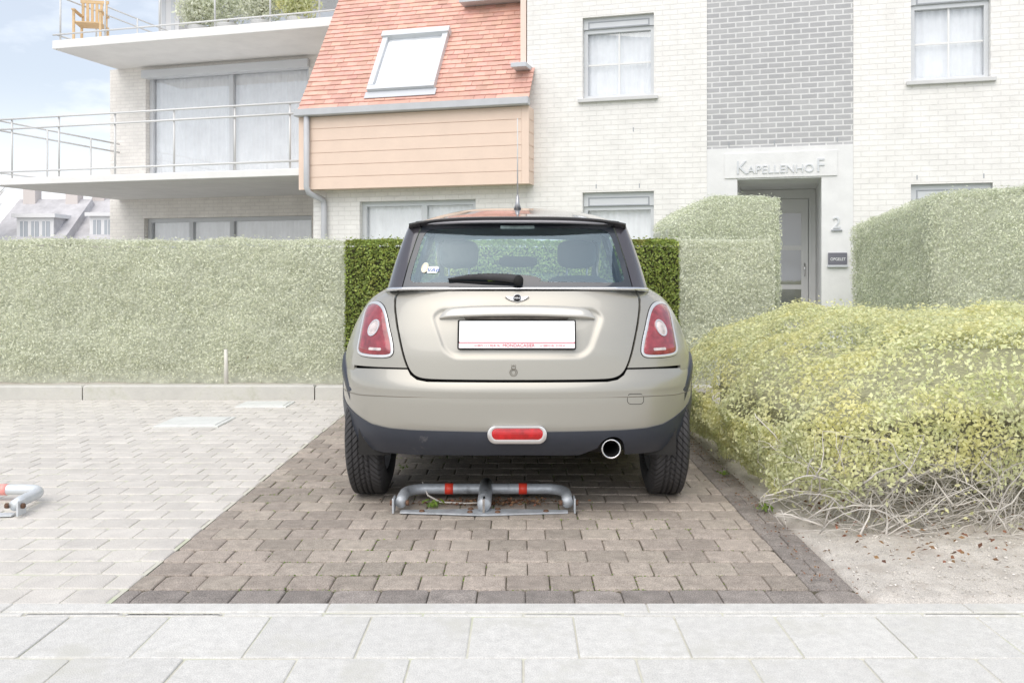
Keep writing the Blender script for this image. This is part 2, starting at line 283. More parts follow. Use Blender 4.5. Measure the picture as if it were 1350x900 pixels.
class MB:
    def __init__(s): s.v = []; s.f = []; s.sm = []
    def add(s, v, f, sm=False):
        b = len(s.v); s.v += [tuple(p) for p in v]; s.f += [tuple(i+b for i in q) for q in f]; s.sm += [sm]*len(f); return s
    def box(s, x0, x1, y0, y1, z0, z1, bev=0):
        if bev <= 0:
            v = [(x0,y0,z0),(x1,y0,z0),(x1,y1,z0),(x0,y1,z0),(x0,y0,z1),(x1,y0,z1),(x1,y1,z1),(x0,y1,z1)]
            return s.add(v, [(0,3,2,1),(4,5,6,7),(0,1,5,4),(1,2,6,5),(2,3,7,6),(3,0,4,7)])
        b = bev; v = []
        for (zz, i) in ((z0, b), (z0+b, 0), (z1-b, 0), (z1, b)):
            v += [(x0+i+ (b if i==0 else 0)*0, y0+i, zz), (x1-i, y0+i, zz), (x1-i, y1-i, zz), (x0+i, y1-i, zz)]
        f = [(3,2,1,0), (12,13,14,15)]
        for k in range(3):
            for j in range(4): a = k*4+j; c = k*4+(j+1) % 4; f.append((a, c, c+4, a+4))
        return s.add(v, f)
    def tube(s, pts, r, n=10, closed=False, caps=True):
        pts = [Vector(p) for p in pts]; m = len(pts); rr = r if hasattr(r, '__len__') else [r]*m
        v = []; up = Vector((0, 0, 1)); prev = None
        for i, p in enumerate(pts):
            if closed: d = pts[(i+1) % m]-pts[i-1]
            else: d = pts[min(i+1, m-1)]-pts[max(i-1, 0)]
            d.normalize()
            if prev is None:
                a = d.cross(up)
                if a.length < 1e-3: a = d.cross(Vector((1, 0, 0)))
            else:
                a = prev - d*prev.dot(d)
                if a.length < 1e-4: a = d.cross(up)
            a.normalize(); prev = a.copy(); b = d.cross(a)
            for k in range(n):
                t = 2*math.pi*k/n; v.append(p+a*math.cos(t)*rr[i]+b*math.sin(t)*rr[i])
        f = []; L = m if closed else m-1
        for i in range(L):
            j = (i+1) % m
            for k in range(n): f.append((i*n+k, i*n+(k+1) % n, j*n+(k+1) % n, j*n+k))
        if caps and not closed: f.append(tuple(range(n))[::-1]); f.append(tuple((m-1)*n+k for k in range(n)))
        return s.add(v, f, True)
    def lathe(s, prof, axis='x', n=48, c=(0, 0, 0), closed=False):
        v = []; f = []; m = len(prof)
        for k in range(n):
            t = 2*math.pi*k/n
            for (h, r) in prof:
                if axis == 'x': v.append((c[0]+h, c[1]+r*math.sin(t), c[2]+r*math.cos(t)))
                elif axis == 'y': v.append((c[0]+r*math.cos(t), c[1]+h, c[2]+r*math.sin(t)))
                else: v.append((c[0]+r*math.cos(t), c[1]+r*math.sin(t), c[2]+h))
        for k in range(n):
            for i in range(m if closed else m-1): j = (i+1) % m; f.append((k*m+i, k*m+j, ((k+1) % n)*m+j, ((k+1) % n)*m+i))
        return s.add(v, f, True)
    def grid(s, P, sm=True):
        a = len(P); b = len(P[0]); v = [p for r in P for p in r]
        return s.add(v, [(i*b+j, i*b+j+1, (i+1)*b+j+1, (i+1)*b+j) for i in range(a-1) for j in range(b-1)], sm)
    def build(s, name, m, parent=None):
        o = mesh_obj(name, s.v, s.f, m, parent); o.data.polygons.foreach_set('use_smooth', s.sm); return o
def empty(name, label, cat, loc=(0, 0, 0), rz=0, group=None):
    o = bpy.data.objects.new(name, None); C.objects.link(o); o.location = loc; o.rotation_euler = (0, 0, rz); o.empty_display_size = .2
    o['label'] = label; o['category'] = cat
    if group: o['group'] = group
    return o
def tag(o, label, cat, group=None):
    o['label'] = label; o['category'] = cat
    if group: o['group'] = group
    return o
def struct(o): o['kind'] = 'structure'; return o
def rbox_outline(x0, x1, z0, z1, r, n=6):
    p = []
    for (cx, cz, a) in ((x1-r, z0+r, -90), (x1-r, z1-r, 0), (x0+r, z1-r, 90), (x0+r, z0+r, 180)):
        for k in range(n+1): t = R(a+90*k/n); p.append((cx+r*math.cos(t), cz+r*math.sin(t)))
    return p
def text_obj(name, body, size, m, parent, loc, rot=(R(90), 0, 0), ext=.0008, sx=1.0, align='CENTER', spacing=1.0, shear=0):
    cu = bpy.data.curves.new('t', 'FONT'); cu.body = body; cu.size = size; cu.extrude = ext; cu.align_x = align; cu.space_character = spacing; cu.shear = shear
    to = bpy.data.objects.new('t', cu); C.objects.link(to)
    me = bpy.data.meshes.new_from_object(to.evaluated_get(bpy.context.evaluated_depsgraph_get()))
    bpy.data.objects.remove(to); bpy.data.curves.remove(cu)
    me.name = name; me.transform(Matrix.Diagonal((sx, 1, 1, 1))); me.materials.clear(); me.materials.append(M[m])
    o = bpy.data.objects.new(name, me); C.objects.link(o); o.location = loc; o.rotation_euler = rot
    if parent: o.parent = parent
    return o

# ------------------------------------------------------------------ ground, paving
g = MB(); g.box(-900, 900, -60, 1500, -.30, -.10); struct(g.build('ground', 'ground'))
BX0, BX1 = -1.30, 1.112          # parking bay
PY0, PY1 = 2.835, 7.40
def pavers(x0, x1, y0, y1, w_, d_, zt, jx, half, bev=.0055, jit=.0010, gap=.0020, gy=.0075, clip=True):
    mb = MB(); r = 0; y = y0
    while y < y1-.02:
        off = jx + (w_*.5 if (r+half) % 2 else 0)
        k0 = math.floor((x0-off)/w_)
        for k in range(k0, int((x1-off)/w_)+2):
            a = max(off+k*w_, x0); b = min(off+(k+1)*w_, x1)
            if b-a < .02: continue
            e = min(y+d_, y1)
            ja = [random.uniform(-jit, jit) for _ in range(4)]; zt2 = zt+random.uniform(-.0015, .0015)
            tx = random.uniform(-.006, .006); ty = random.uniform(-.006, .006)
            xa, xb, ya, yb = a+gap/2+ja[0], b-gap/2+ja[1], y+gy/2+ja[2], e-gy/2+ja[3]
            cx, cy = (xa+xb)/2, (ya+yb)/2; q = bev*random.uniform(.7, 1.5)
            cc = q*random.uniform(.7, 2.2)
            def ring(i, z, c):   # octagonal ring with clipped corners
                X0, X1, Y0, Y1 = xa+i, xb-i, ya+i, yb-i
                return [(px_, py_, z+(px_-cx)*tx+(py_-cy)*ty) for px_, py_ in ((X0+c, Y0), (X1-c, Y0), (X1, Y0+c), (X1, Y1-c), (X1-c, Y1), (X0+c, Y1), (X0, Y1-c), (X0, Y0+c))]
            v = ring(0, zt-.03, cc)+ring(0, zt2-q, cc)+ring(q*.35, zt2-q*.3, cc*1.1)+ring(q*1.1, zt2, cc*1.3)
            f = [(24, 25, 26, 27, 28, 29, 30, 31)]
            for L in range(3):
                for j in range(8): f.append((L*8+j, L*8+(j+1) % 8, L*8+8+(j+1) % 8, L*8+8+j))
            mb.add(v, f)
        y += d_; r += 1
    return mb
# bay: dark front course, brown field, dark border course along the soil
DW = .1412
struct(pavers(BX0, BX1, PY0, PY0+DW-.008, .158, .133, 0, -1.30+.055, 0, bev=.007).build('paving_bay_front_course', 'paver_edge'))
struct(pavers(BX0, BX1-.148, PY0+DW-.008, PY1, .1472, DW, 0, -.045, 0).build('paving_bay', 'paver_bay'))
bd = pavers(BX1-.148, BX1, PY0+DW-.008, PY1, .148, .158, 0, BX1-.148, 0); struct(bd.build('paving_bay_border', 'paver_edge'))
struct(pavers(-6.5, BX0, PY0, PY1, .1472, DW, 0, -.045-.02, 1).build('paving', 'paver_hazed'))
struct(MB().box(BX0, BX1, PY0, PY1, -.09, -.010).build('joint_sand_bay', 'joint'))
struct(MB().box(-6.5, BX0-.002, PY0, PY1, -.09, -.0035).build('joint_sand', 'joint_hazed'))
# pavement: kerb band and square slabs
kb = MB(); x = -4.6
while x < 4.6: kb.box(x+.002, x+.998, 2.758+.004, PY0-.003, -.08, .004, .003); x += 1.0
struct(kb.build('pavement_edging', 'slab'))
sb = MB()
struct(pavers(-4.6, 4.6, .64, 2.758, .306, .2985, .003, -.449-.153-.306*10, 1, bev=.0035, jit=.001, gap=.005, gy=.007).build('pavement', 'slab'))
struct(MB().box(-4.6, 4.6, .6, PY0, -.09, -.001).build('joint_sand_pavement', 'joint_hazed'))
struct(MB().box(-40, 40, -6, .6, -.12, -.05).build('road', 'ground'))
# kerb in front of the hedge
kb = MB()
for (a, b) in ((-6.5, -5.55), (-5.54, -3.62), (-3.61, -1.70), (-1.69, .22), (.23, 1.6)):
    kb.box(a, b, PY1, PY1+.10, -.10, .118+random.uniform(-.004, .004), .012)
struct(kb.build('kerb', 'kerb'))
# soil: heightfield around hedge and bush
def heightfield(name, x0, x1, y0, y1, fn, nx, ny, m):
    P = [[(x, y, fn(x, y)) for x in np.linspace(x0, x1, nx)] for y in np.linspace(y0, y1, ny)]
    o = MB().grid(P).build(name, m); struct(o); return o
from mathutils import noise as mn
def rough(x, y, s=1.0):
    return .022*mn.noise(Vector((x*2.2, y*2.2, .3)))+.014*mn.noise(Vector((x*7, y*7, 1.3)))+.009*mn.noise(Vector((x*19, y*19, 4)))
heightfield('soil_strip', -6.5, 1.4, PY1+.098, 8.6, lambda x, y: .095+rough(x, y)*.6, 120, 16, 'soil')
def bedz(x, y):
    e = min(x-BX1, y-PY0); k = min(1, max(0, e)/.45); return -.022+.024*min(1, e/.035)+k*(.034+rough(x, y))
xs_ = np.concatenate([[BX1+.001, BX1+.012, BX1+.035], np.linspace(BX1+.07, 6.5, 150)]); ys_ = np.concatenate([[PY0-.001, PY0+.012, PY0+.035], np.linspace(PY0+.07, 9.0, 150)])
struct(MB().grid([[(x, y, bedz(x, y)) for x in xs_] for y in ys_]).build('soil_bed', 'soil'))
struct(MB().box(-9, 9, 8.5, 12.6, -.2, .03).build('lawn', 'lawn'))

# ------------------------------------------------------------------ foliage
def leaves(P, Nn, size, spread=.9, aspect=.5, fold=.25, droop=0):
    n = len(P); a = RNG.normal(size=(n, 3)); 
    d = np.cross(Nn, a); d /= np.linalg.norm(d, axis=1, keepdims=True)+1e-9          # leaf length direction
    nn = Nn+RNG.normal(size=(n, 3))*spread; nn -= d*np.sum(nn*d, axis=1, keepdims=True)*.3
    nn /= np.linalg.norm(nn, axis=1, keepdims=True)+1e-9
    d = d - nn*np.sum(d*nn, axis=1, keepdims=True); d /= np.linalg.norm(d, axis=1, keepdims=True)+1e-9
    s = np.cross(nn, d); L = size*RNG.uniform(.6, 1.35, (n, 1)); W = L*aspect*.5
    q = np.empty((n, 4, 3)); q[:, 0] = P-d*L*.5; q[:, 1] = P+s*W+nn*W*fold; q[:, 2] = P+d*L*.5-nn*L*droop; q[:, 3] = P-s*W+nn*W*fold
    return q
def nz(P, s=1.0, ph=0.0):
    x, y, z = P[:, 0]*s+ph, P[:, 1]*s-ph, P[:, 2]*s+ph*.5
    return (np.sin(x*3.1+1.7*np.sin(y*2.3+z*1.9))+np.sin(y*4.3+1.3*np.sin(z*3.7+x))+np.sin(z*5.3+1.1*np.sin(x*4.1-y*2.2)))/3
def hedge(name, label, path, depth, topfn, z0, dens, size, leaf, core, group=None, ends=(1, 1), backdens=.3, shag=.02):
    """clipped hedge following a ground path (its near face), depth away to the left normal; topfn(t)->height"""
    root = empty(name, label, 'hedge', (path[0][0], path[0][1], 0), 0, group)
    ox, oy = path[0]; Ps = []; Ns = []; sl_ = [0]
    seg = [(Vector(path[i]), Vector(path[i+1])) for i in range(len(path)-1)]
    tot = sum((b-a).length for a, b in seg); acc = 0; core_mb = MB()
    for a, b in seg:
        Lg = (b-a).length; d = (b-a)/Lg; nrm = Vector((d.y, -d.x))  # outward (towards camera side)
        def pt(t, off, z): q = a+d*t-nrm*off; return np.array([q.x-ox, q.y-oy, z])
        hm = max(topfn((acc+t)/tot) for t in np.linspace(0, Lg, 9))
        # front, back
        for (off, s_, dn) in ((0, 1, 1.0), (depth, -1, backdens)):
            n = int(dens*dn*Lg*hm); t = RNG.uniform(0, Lg, n); z = RNG.uniform(z0, hm, n)
            tp = np.array([topfn((acc+q)/tot) for q in t]); k = (z < tp)
            low = RNG.uniform(size=n) < np.clip((z-z0)/.12, .25, 1); k &= low
            t, z = t[k], z[k]; n = len(t)
            P = np.stack([a.x+d.x*t-nrm.x*off-ox, a.y+d.y*t-nrm.y*off-oy, z], 1)
            wob = nz(P, 2.2, 1.0)*.022+nz(P, 7, 3)*.012
            dd = wob-np.abs(RNG.normal(0, shag*1.4, n))+shag
            edge = np.clip((np.array([topfn((acc+q)/tot) for q in t])-z)/.06, 0, 1); dd -= (1-edge)**2*.03
            P[:, 0] += nrm.x*dd*s_; P[:, 1] += nrm.y*dd*s_
            Ps.append(P); Ns.append(np.tile([nrm.x*s_, nrm.y*s_, .25], (n, 1)))
        # top
        n = int(dens*Lg*depth*1.0); t = RNG.uniform(0, Lg, n); of = RNG.uniform(0, depth, n)
        tp = np.array([topfn((acc+q)/tot) for q in t])
        P = np.stack([a.x+d.x*t-nrm.x*of-ox, a.y+d.y*t-nrm.y*of-oy, tp], 1); P[:, 2] += nz(P, 2.5, 5)*.015-np.abs(RNG.normal(0, shag, n))+shag*.8
        stray = RNG.uniform(size=n) < .035; P[stray, 2] += RNG.uniform(0, .045, stray.sum())
        Ps.append(P); Ns.append(np.tile([0, 0, 1.0], (n, 1)))
        # core
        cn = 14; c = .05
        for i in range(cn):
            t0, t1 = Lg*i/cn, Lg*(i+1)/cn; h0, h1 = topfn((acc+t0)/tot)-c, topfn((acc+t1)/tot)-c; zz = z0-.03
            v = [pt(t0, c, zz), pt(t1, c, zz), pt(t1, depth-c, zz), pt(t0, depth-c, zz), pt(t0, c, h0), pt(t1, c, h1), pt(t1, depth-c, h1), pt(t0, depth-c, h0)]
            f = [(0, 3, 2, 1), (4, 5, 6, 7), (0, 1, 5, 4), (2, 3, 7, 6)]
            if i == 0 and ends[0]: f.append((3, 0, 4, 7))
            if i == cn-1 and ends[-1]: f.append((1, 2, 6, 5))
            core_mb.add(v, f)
        k = int(Lg*7)
        for i in range(k):
            t = Lg*(i+.5)/k+random.uniform(-.04, .04); q = pt(t, .1+random.uniform(-.03, .08), 0); r_ = random.uniform(.006, .013)
            MB().tube([q, q+np.array([random.uniform(-.03, .03), random.uniform(-.03, .02), z0*.5+.1]), q+np.array([random.uniform(-.08, .08), random.uniform(-.04, .04), z0+.22])], [r_, r_*.8, r_*.6], 6).build('stem', 'stem', root)
        acc += Lg
    for e, (p, sgn) in enumerate(((path[0], -1), (path[-1], 1))):
        if not ends[e]: continue
        a, b = seg[0] if e == 0 else seg[-1]; d = (b-a).normalized(); nrm = Vector((d.y, -d.x)); h = topfn(0 if e == 0 else 1)
        n = int(dens*depth*h); of = RNG.uniform(0, depth, n); z = RNG.uniform(z0, h, n)
        P = np.stack([p[0]-nrm.x*of-ox, p[1]-nrm.y*of-oy, z], 1); dd = nz(P, 3, 2)*.02-np.abs(RNG.normal(0, shag, n))
        P[:, 0] += d.x*sgn*dd; P[:, 1] += d.y*sgn*dd; Ps.append(P); Ns.append(np.tile([d.x*sgn, d.y*sgn, .25], (n, 1)))
    P = np.concatenate(Ps); Nv = np.concatenate(Ns)
    quads_obj('foliage', leaves(P, Nv, size), leaf, root)
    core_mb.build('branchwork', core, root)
    return root
HY = 7.74  # one hedge row cut in three, haze painted into both end sections
hedge('clipped_hedge', 'long clipped hedge, its green whitened with painted haze, behind the empty paved area left of the car', [(-6.4, HY), (-1.515, HY)], .62, lambda t: 1.326+.008*math.sin(t*17)+.005*math.sin(t*41), .11, 9000, .023, 'leaf_hazed', 'core_hazed', 'clipped hedges', (1, 0))
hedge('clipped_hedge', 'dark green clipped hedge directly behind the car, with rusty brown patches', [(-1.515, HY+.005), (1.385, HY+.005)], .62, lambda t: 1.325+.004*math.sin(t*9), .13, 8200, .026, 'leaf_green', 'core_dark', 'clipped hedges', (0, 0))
hedge('clipped_hedge', 'short low hedge end, whitened with painted haze, right of the car, before the tall block hedge', [(1.385, HY), (2.21, HY+.02)], .60, lambda t: 1.325, .10, 9000, .023, 'leaf_hazed', 'core_hazed', 'clipped hedges', (0, 1))
hedge('block_hedge', 'tall block of clipped hedge, haze painted into its green, with sloping left shoulder, left of the entrance door', [(1.40, 8.40), (2.46, 8.42)], .9, lambda t: 1.50+min(1, t/.42)**.7*.27-.02*max(0, t-.85)/.15, .05, 8500, .023, 'leaf_far_hazed', 'core_hazed', None, (1, 1))
hedge('path_hedge', 'tall hedge with haze painted into its green, rising towards the right edge, right of the entrance door', [(4.13, 11.1), (3.98, 8.7), (4.6, 8.05), (7.2, 7.75)], .8, lambda t: 1.62+min(1, t/.45)*.20, .05, 6500, .026, 'leaf_far_hazed', 'core_hazed', None, (1, 1), .1, .03)

# golden bush: lumpy low mound with bare twigs showing under it
def bush():
    root = empty('golden_bush', 'broad yellow-green bush with bare twigs at its base, right of the car', 'bush', (3.11, 5.1, 0))
    ax, ay = 2.13, 1.76
    def top(x, y):    # height of the crown over the footprint
        hx = .50+.33*np.clip((x+ax)/.8, 0, 1)**.8; return hx*(1-.05*np.clip(y/ay, 0, 1))
    def plan(th, k=1.0):
        c, s_ = np.cos(th), np.sin(th); return np.sign(c)*np.abs(c)**.38*ax*k, np.sign(s_)*np.abs(s_)**.38*ay*k
    def body(q, th):  # q 0..1 goes up the flank, 1..2 over the top to the middle
        k = np.where(q < 1, .93+.07*np.sin(np.clip(q, 0, 1)*np.pi*.62), 0); a_ = np.clip(q-1, 0, 1)
        k2 = np.where(q < 1, k, .995*(1-a_)); x, y = plan(th, k2)
        t = top(x, y); z = np.where(q < 1, .03+(t-.16)*q, (t-.13)+.13*np.sin(np.clip(a_/.28, 0, 1)*np.pi/2))
        nzv = np.where(q < 1, .15+.5*q**3, .7+.3*np.clip(a_/.2, 0, 1)); hz = np.sqrt(np.clip(1-nzv**2, 0, 1)); gx, gy = plan(th)
        vx = np.sign(gx)*np.abs(gx/ax)**4.2/ax; vy = np.sign(gy)*np.abs(gy/ay)**4.2/ay; gl = np.hypot(vx, vy)+1e-9; return np.stack([x, y, z], 1), np.stack([vx/gl*hz, vy/gl*hz, nzv], 1)
    Ps = []; Ns = []
    tt = np.linspace(0, 2*np.pi, 20001); gx_, gy_ = plan(tt); al = np.concatenate([[0], np.cumsum(np.hypot(np.diff(gx_), np.diff(gy_)))])
    n = 125000; q = RNG.uniform(0, 1.0, n); th = np.interp(RNG.uniform(0, al[-1], n), al, tt)
    P, Nn = body(q, th); Ps.append(P); Ns.append(Nn)
    n = 120000; x = RNG.uniform(-ax, ax, n); y = RNG.uniform(-ay, ay, n); e_ = 2/.38
    rr = (np.abs(x/ax)**e_+np.abs(y/ay)**e_)**(1/e_); k_ = rr < .995; x, y, rr = x[k_], y[k_], rr[k_]; t = top(x, y)
    a_ = np.clip((.995-rr)/.14, 0, 1); nzv = .7+.3*a_; hz = np.sqrt(1-np.minimum(nzv, 1)**2); gl = np.hypot(x, y)+1e-6
    Ps.append(np.stack([x, y, (t-.13)+.13*np.sin(a_*np.pi/2)], 1)); Ns.append(np.stack([x/gl*hz, y/gl*hz, nzv], 1))
    P = np.concatenate(Ps); Nn = np.concatenate(Ns); n = len(P)
    lump = nz(P, 1.3, .5)*.07+nz(P, 3.2, 2)*.055+nz(P, 8, 4)*.025
    P += Nn*(lump-.04-np.abs(RNG.normal(0, .03, n)))[:, None]*np.array([1, 1, .6])
    vis = (P[:, 1] < .9) | (P[:, 2] > .4)
    lim = np.interp(P[:, 0], [-2.12, -2.0, -1.88, -1.7, 2], [.0, .08, .17, .27, .31])+nz(P, 3.1, 9)*.10
    openness = np.clip((lim-P[:, 2])/.10, 0, 1)*(P[:, 1] < -.2)
    keep = vis & (RNG.uniform(size=n) > openness*.965) & (P[:, 2] > .03)
    P, Nn = P[keep], Nn[keep]
    sprig = RNG.uniform(size=len(P)) < .05; P[sprig] += Nn[sprig]*RNG.uniform(.01, .06, (sprig.sum(), 1))
    quads_obj('foliage', leaves(P, Nn, .021, spread=1.0, aspect=.55), 'leaf_gold', root)
    P2 = []
    for i in range(12):
        row = []
        for j in range(41):
            t = 2*math.pi*j/40; k = .84 if i < 9 else .84*(11.001-i)/3.; x_, y_ = plan(t, k)
            x_, y_ = float(x_), float(y_); zt = float(top(x_, y_))-.30
            if y_ < 0 and i < 7: y_ *= .62+.03*i
            row.append((x_, y_, zt*min(1, i/8)+.0))
        P2.append(row)
    MB().grid(P2).build('branchwork', 'core_gold', root)
    tw = MB()
    for i in range(850):
        bx = random.uniform(-1.95, -.8) if i < 700 else random.uniform(-.8, 2); by = -ay+random.uniform(.10, .7); z = .03+random.choice((0, 0, .1, .2))
        ang = random.uniform(-1.3, 1.3); ln = random.uniform(.18, .48); L = 7; p = Vector((bx, by, z)); pts = [p.copy()]; lean = random.uniform(-.5, .25)
        dirv = Vector((math.sin(ang)*random.uniform(.3, 1.8), lean, random.uniform(.1, 1))).normalized()
        for k in range(L):
            dirv = (dirv+Vector((random.uniform(-.4, .4), random.uniform(-.3, .28), random.uniform(-.4, .32)))).normalized()
            p = p+dirv*ln/L; p.z = min(max(.04, p.z), .42); p.y = max(p.y, -ay-.03); p.x = max(p.x, -ay*1.17); pts.append(p.copy())
        r0_ = random.choice((.0012, .0016, .002, .003, .0045))
        tw.tube(pts, [r0_*(1-.12*k) for k in range(L+1)], 5)
    tw.build('twigs', 'twig', root)
    return root
bush()
# far back garden shrub blur behind the left wing not visible

# ------------------------------------------------------------------ apartment building (local x along facade, y into it)
A = math.atan(.283); Y0 = 13.2; ca, sa = math.cos(A), math.sin(A)
house = empty('apartment_building', 'white brick apartment building with red tiled roof, balconies and grey brick entrance', 'building', (0, Y0, 0), -A)
def hp(px, py, n=0.0):
    u = (px-VX)/F; s = (u*(Y0+n*ca)-n*sa)/(ca+u*sa); Y = Y0-s*sa+n*ca
    return s, H+(VY-py)*Y/F
def cells(mb, xs, zs, solid, y0, y1):
    """extruded mask: xs, zs breakpoints; solid(i,j)"""
    nx, nz_ = len(xs)-1, len(zs)-1
    G = [[solid((xs[i]+xs[i+1])/2, (zs[j]+zs[j+1])/2) for j in range(nz_)] for i in range(nx)]
    q = lambda a, b, c, d: mb.add([a, b, c, d], [(0, 1, 2, 3)])
    for i in range(nx):
        for j in range(nz_):
            if not G[i][j]: continue
            x0, x1, z0, z1 = xs[i], xs[i+1], zs[j], zs[j+1]
            q((x0, y0, z0), (x1, y0, z0), (x1, y0, z1), (x0, y0, z1)); q((x1, y1, z0), (x0, y1, z0), (x0, y1, z1), (x1, y1, z1))
            if i == 0 or not G[i-1][j]: q((x0, y1, z0), (x0, y0, z0), (x0, y0, z1), (x0, y1, z1))
            if i == nx-1 or not G[i+1][j]: q((x1, y0, z0), (x1, y1, z0), (x1, y1, z1), (x1, y0, z1))
            if j == 0 or not G[i][j-1]: q((x0, y1, z0), (x1, y1, z0), (x1, y0, z0), (x0, y0, z0))
            if j == nz_-1 or not G[i][j+1]: q((x0, y0, z1), (x1, y0, z1), (x1, y1, z1), (x0, y1, z1))
def wall(name, s0, s1, z0, z1, holes, y0, y1, m, parent):
    xs = sorted({s0, s1, *[h[0] for h in holes], *[h[1] for h in holes]}); zs = sorted({z0, z1, *[h[2] for h in holes], *[h[3] for h in holes]})
    xs = [x for x in xs if s0 <= x <= s1]; zs = [z for z in zs if z0 <= z <= z1]
    mb = MB(); cells(mb, xs, zs, lambda x, z: not any(h[0] < x < h[1] and h[2] < z < h[3] for h in holes), y0, y1)
    return mb.build(name, m, parent)
def window(h, n, casements=1, cross=False, box=.16, setb=.10, sill=True, mull=None, curtain='curtain', framew=.055, muntin_z=.5, fm='frame'):
    """h=(s0,s1,z0,z1) opening; the window mesh is its frame; pane, curtain, sill are sub-parts"""
    s0, s1, z0, z1 = h; y = n+setb; fr = MB(); fw = framew
    def ring(a, b, c, d, wd, y0, y1):
        fr.box(a, b, y0, y1, d-wd, d); fr.box(a, b, y0, y1, c, c+wd); fr.box(a, a+wd, y0, y1, c+wd, d-wd); fr.box(b-wd, b, y0, y1, c+wd, d-wd)
    e = .002
    zt = z1-box if box else z1-e
    ring(s0+e, s1-e, z0+e, zt, fw, y, y+.07)
    if box: fr.box(s0+e, s1-e, y-.03, y+.07, z1-box+.002, z1-e)
    cuts = mull or [s0+(s1-s0)*k/casements for k in range(1, casements)]
    for c in cuts: fr.box(c-.045, c+.045, y+.004, y+.074, z0+fw+e, zt-fw)
    o = fr.build('window', fm, house)
    if box:   # dark outline of the ventilation strip
        d = MB(); m_ = .07
        for (a, b) in ((z1-box*.42, z1-box*.42+.014), (z1-box+.006, z1-box+.02)): d.box(s0+m_, s1-m_, y-.036, y-.0305, a, b)
        for a in (s0+m_, s1-m_-.02): d.box(a, a+.02, y-.036, y-.0305, z1-box+.021, z1-box*.42-.001)
        d.build('ventilation_strip', 'frame_dark', o)
    if cross:
        mu = MB(); cxs = (s0+s1)/2; zz = z0+(zt-z0)*muntin_z
        mu.box(cxs-.012, cxs+.012, y+.03, y+.045, z0+fw, zt-fw); mu.box(s0+fw, cxs-.0125, y+.031, y+.044, zz-.012, zz+.012); mu.box(cxs+.0125, s1-fw, y+.031, y+.044, zz-.012, zz+.012)
        mu.build('glazing_bar', 'frame_white', o)
    MB().add([(s0+fw, y+.05, z0+fw), (s1-fw, y+.05, z0+fw), (s1-fw, y+.05, zt-fw), (s0+fw, y+.05, zt-fw)], [(0, 1, 2, 3)]).build('pane', 'pane', o)
    # pleated curtain
    P = []; k = int((s1-s0)/.03)
    for zz in (z0+fw*.5, zt-fw*.5): P.append([(s0+.02+(s1-s0-.04)*i/k, y+.10+.012*math.sin(i*1.9)+.006*math.sin(i*.7), zz) for i in range(k+1)])
    MB().grid(P, True).build('curtain', curtain, o)
    if sill:
        MB().box(s0-.06, s1+.06, n-.06, n+setb, z0-.055, z0-.002, .005).build('sill', 'sill', o)
    return o
def hole(px0, py0, px1, py1, n=0.0, pad=0):
    s0, zt = hp(px0, py0, n); s1, zt2 = hp(px1, (py0 if pad == 0 else pad), n); _, zb = hp(px0, py1, n); 
    return (s0, s1, zb, (zt))
T = .32   # wall thickness
# main facade openings (all sills of one storey share a height)
w1 = hole(768, 24, 862, 131); w2u = hole(1201, -16, 1306, 106); w2u = (w2u[0], w2u[1], w1[2], w1[3])
g1 = hole(768, 254, 862, 360); g1 = (g1[0], g1[1], .95, g1[3]); g2 = hole(1201, 245, 1309, 360); g2 = (g2[0], g2[1], .95, g1[3])
gs = hole(474, 266, 627, 360); gs = (gs[0], gs[1], .25, gs[3])
eL = hp(932, 197)[0]; eR = hp(1125, 197)[0]; ez = hp(932, 197)[1]
dL = hp(972, 237)[0]; dR = hp(1083, 237)[0]; dz = hp(972, 237)[1]
sM0 = hp(413, 250)[0]; sM1 = hp(693, 100)[0]; TOP = 6.6; sE = 9.0
wall('ground_floor_wall', sM0, sM1+.02, -.2, 3.4, [gs], .002, T, 'white_brick', house)
wall('white_brick_wall', sM1+.022, eL, -.2, TOP, [w1, g1], 0, T, 'white_brick', house)
wall('white_brick_wall', eR, sE, -.2, TOP, [w2u, g2], 0, T, 'white_brick', house)
wall('grey_brick_panel', eL+.001, eR-.001, ez, TOP, [], .012, T, 'grey_brick', house)
# entrance surround in pale stone with a frieze and deep porch
en = wall('stone_surround', eL+.002, eR-.002, -.2, ez-.001, [(dL, dR, -.3, dz)], -.004, T, 'stone', house)
def prism(mb, poly, y0, y1):
    n = len(poly); v = [(x, y0, z) for x, z in poly]+[(x, y1, z) for x, z in poly]
    mb.add(v, [tuple(range(n)), tuple(range(n, 2*n))[::-1]]+[(i, i+n, (i+1) % n+n, (i+1) % n) for i in range(n)])
fz = MB(); fz.box(dL-.17, dR+.2, -.022, -.005, dz+.015, ez-.07, .006); fz.build('name_panel', 'stone', en)
ln = MB()
for (a, b) in (((eL+.02, ez-.02), (dL-.02, dz+.01)), ((eR-.02, ez-.02), (dR+.02, dz+.01))):
    pass
porch = MB(); D = 1.75
porch.box(dL-.1, dL, T+.001, D, -.2, dz+.1); porch.box(dR, dR+.1, T+.001, D, -.2, dz+.1); porch.box(dL, dR, T+.001, D, dz, dz+.1)
porch.build('porch_lining', 'stone', en)
MB().box(dL+.001, dR-.001, 0, D, -.1, .16).build('doorstep', 'sill', en)
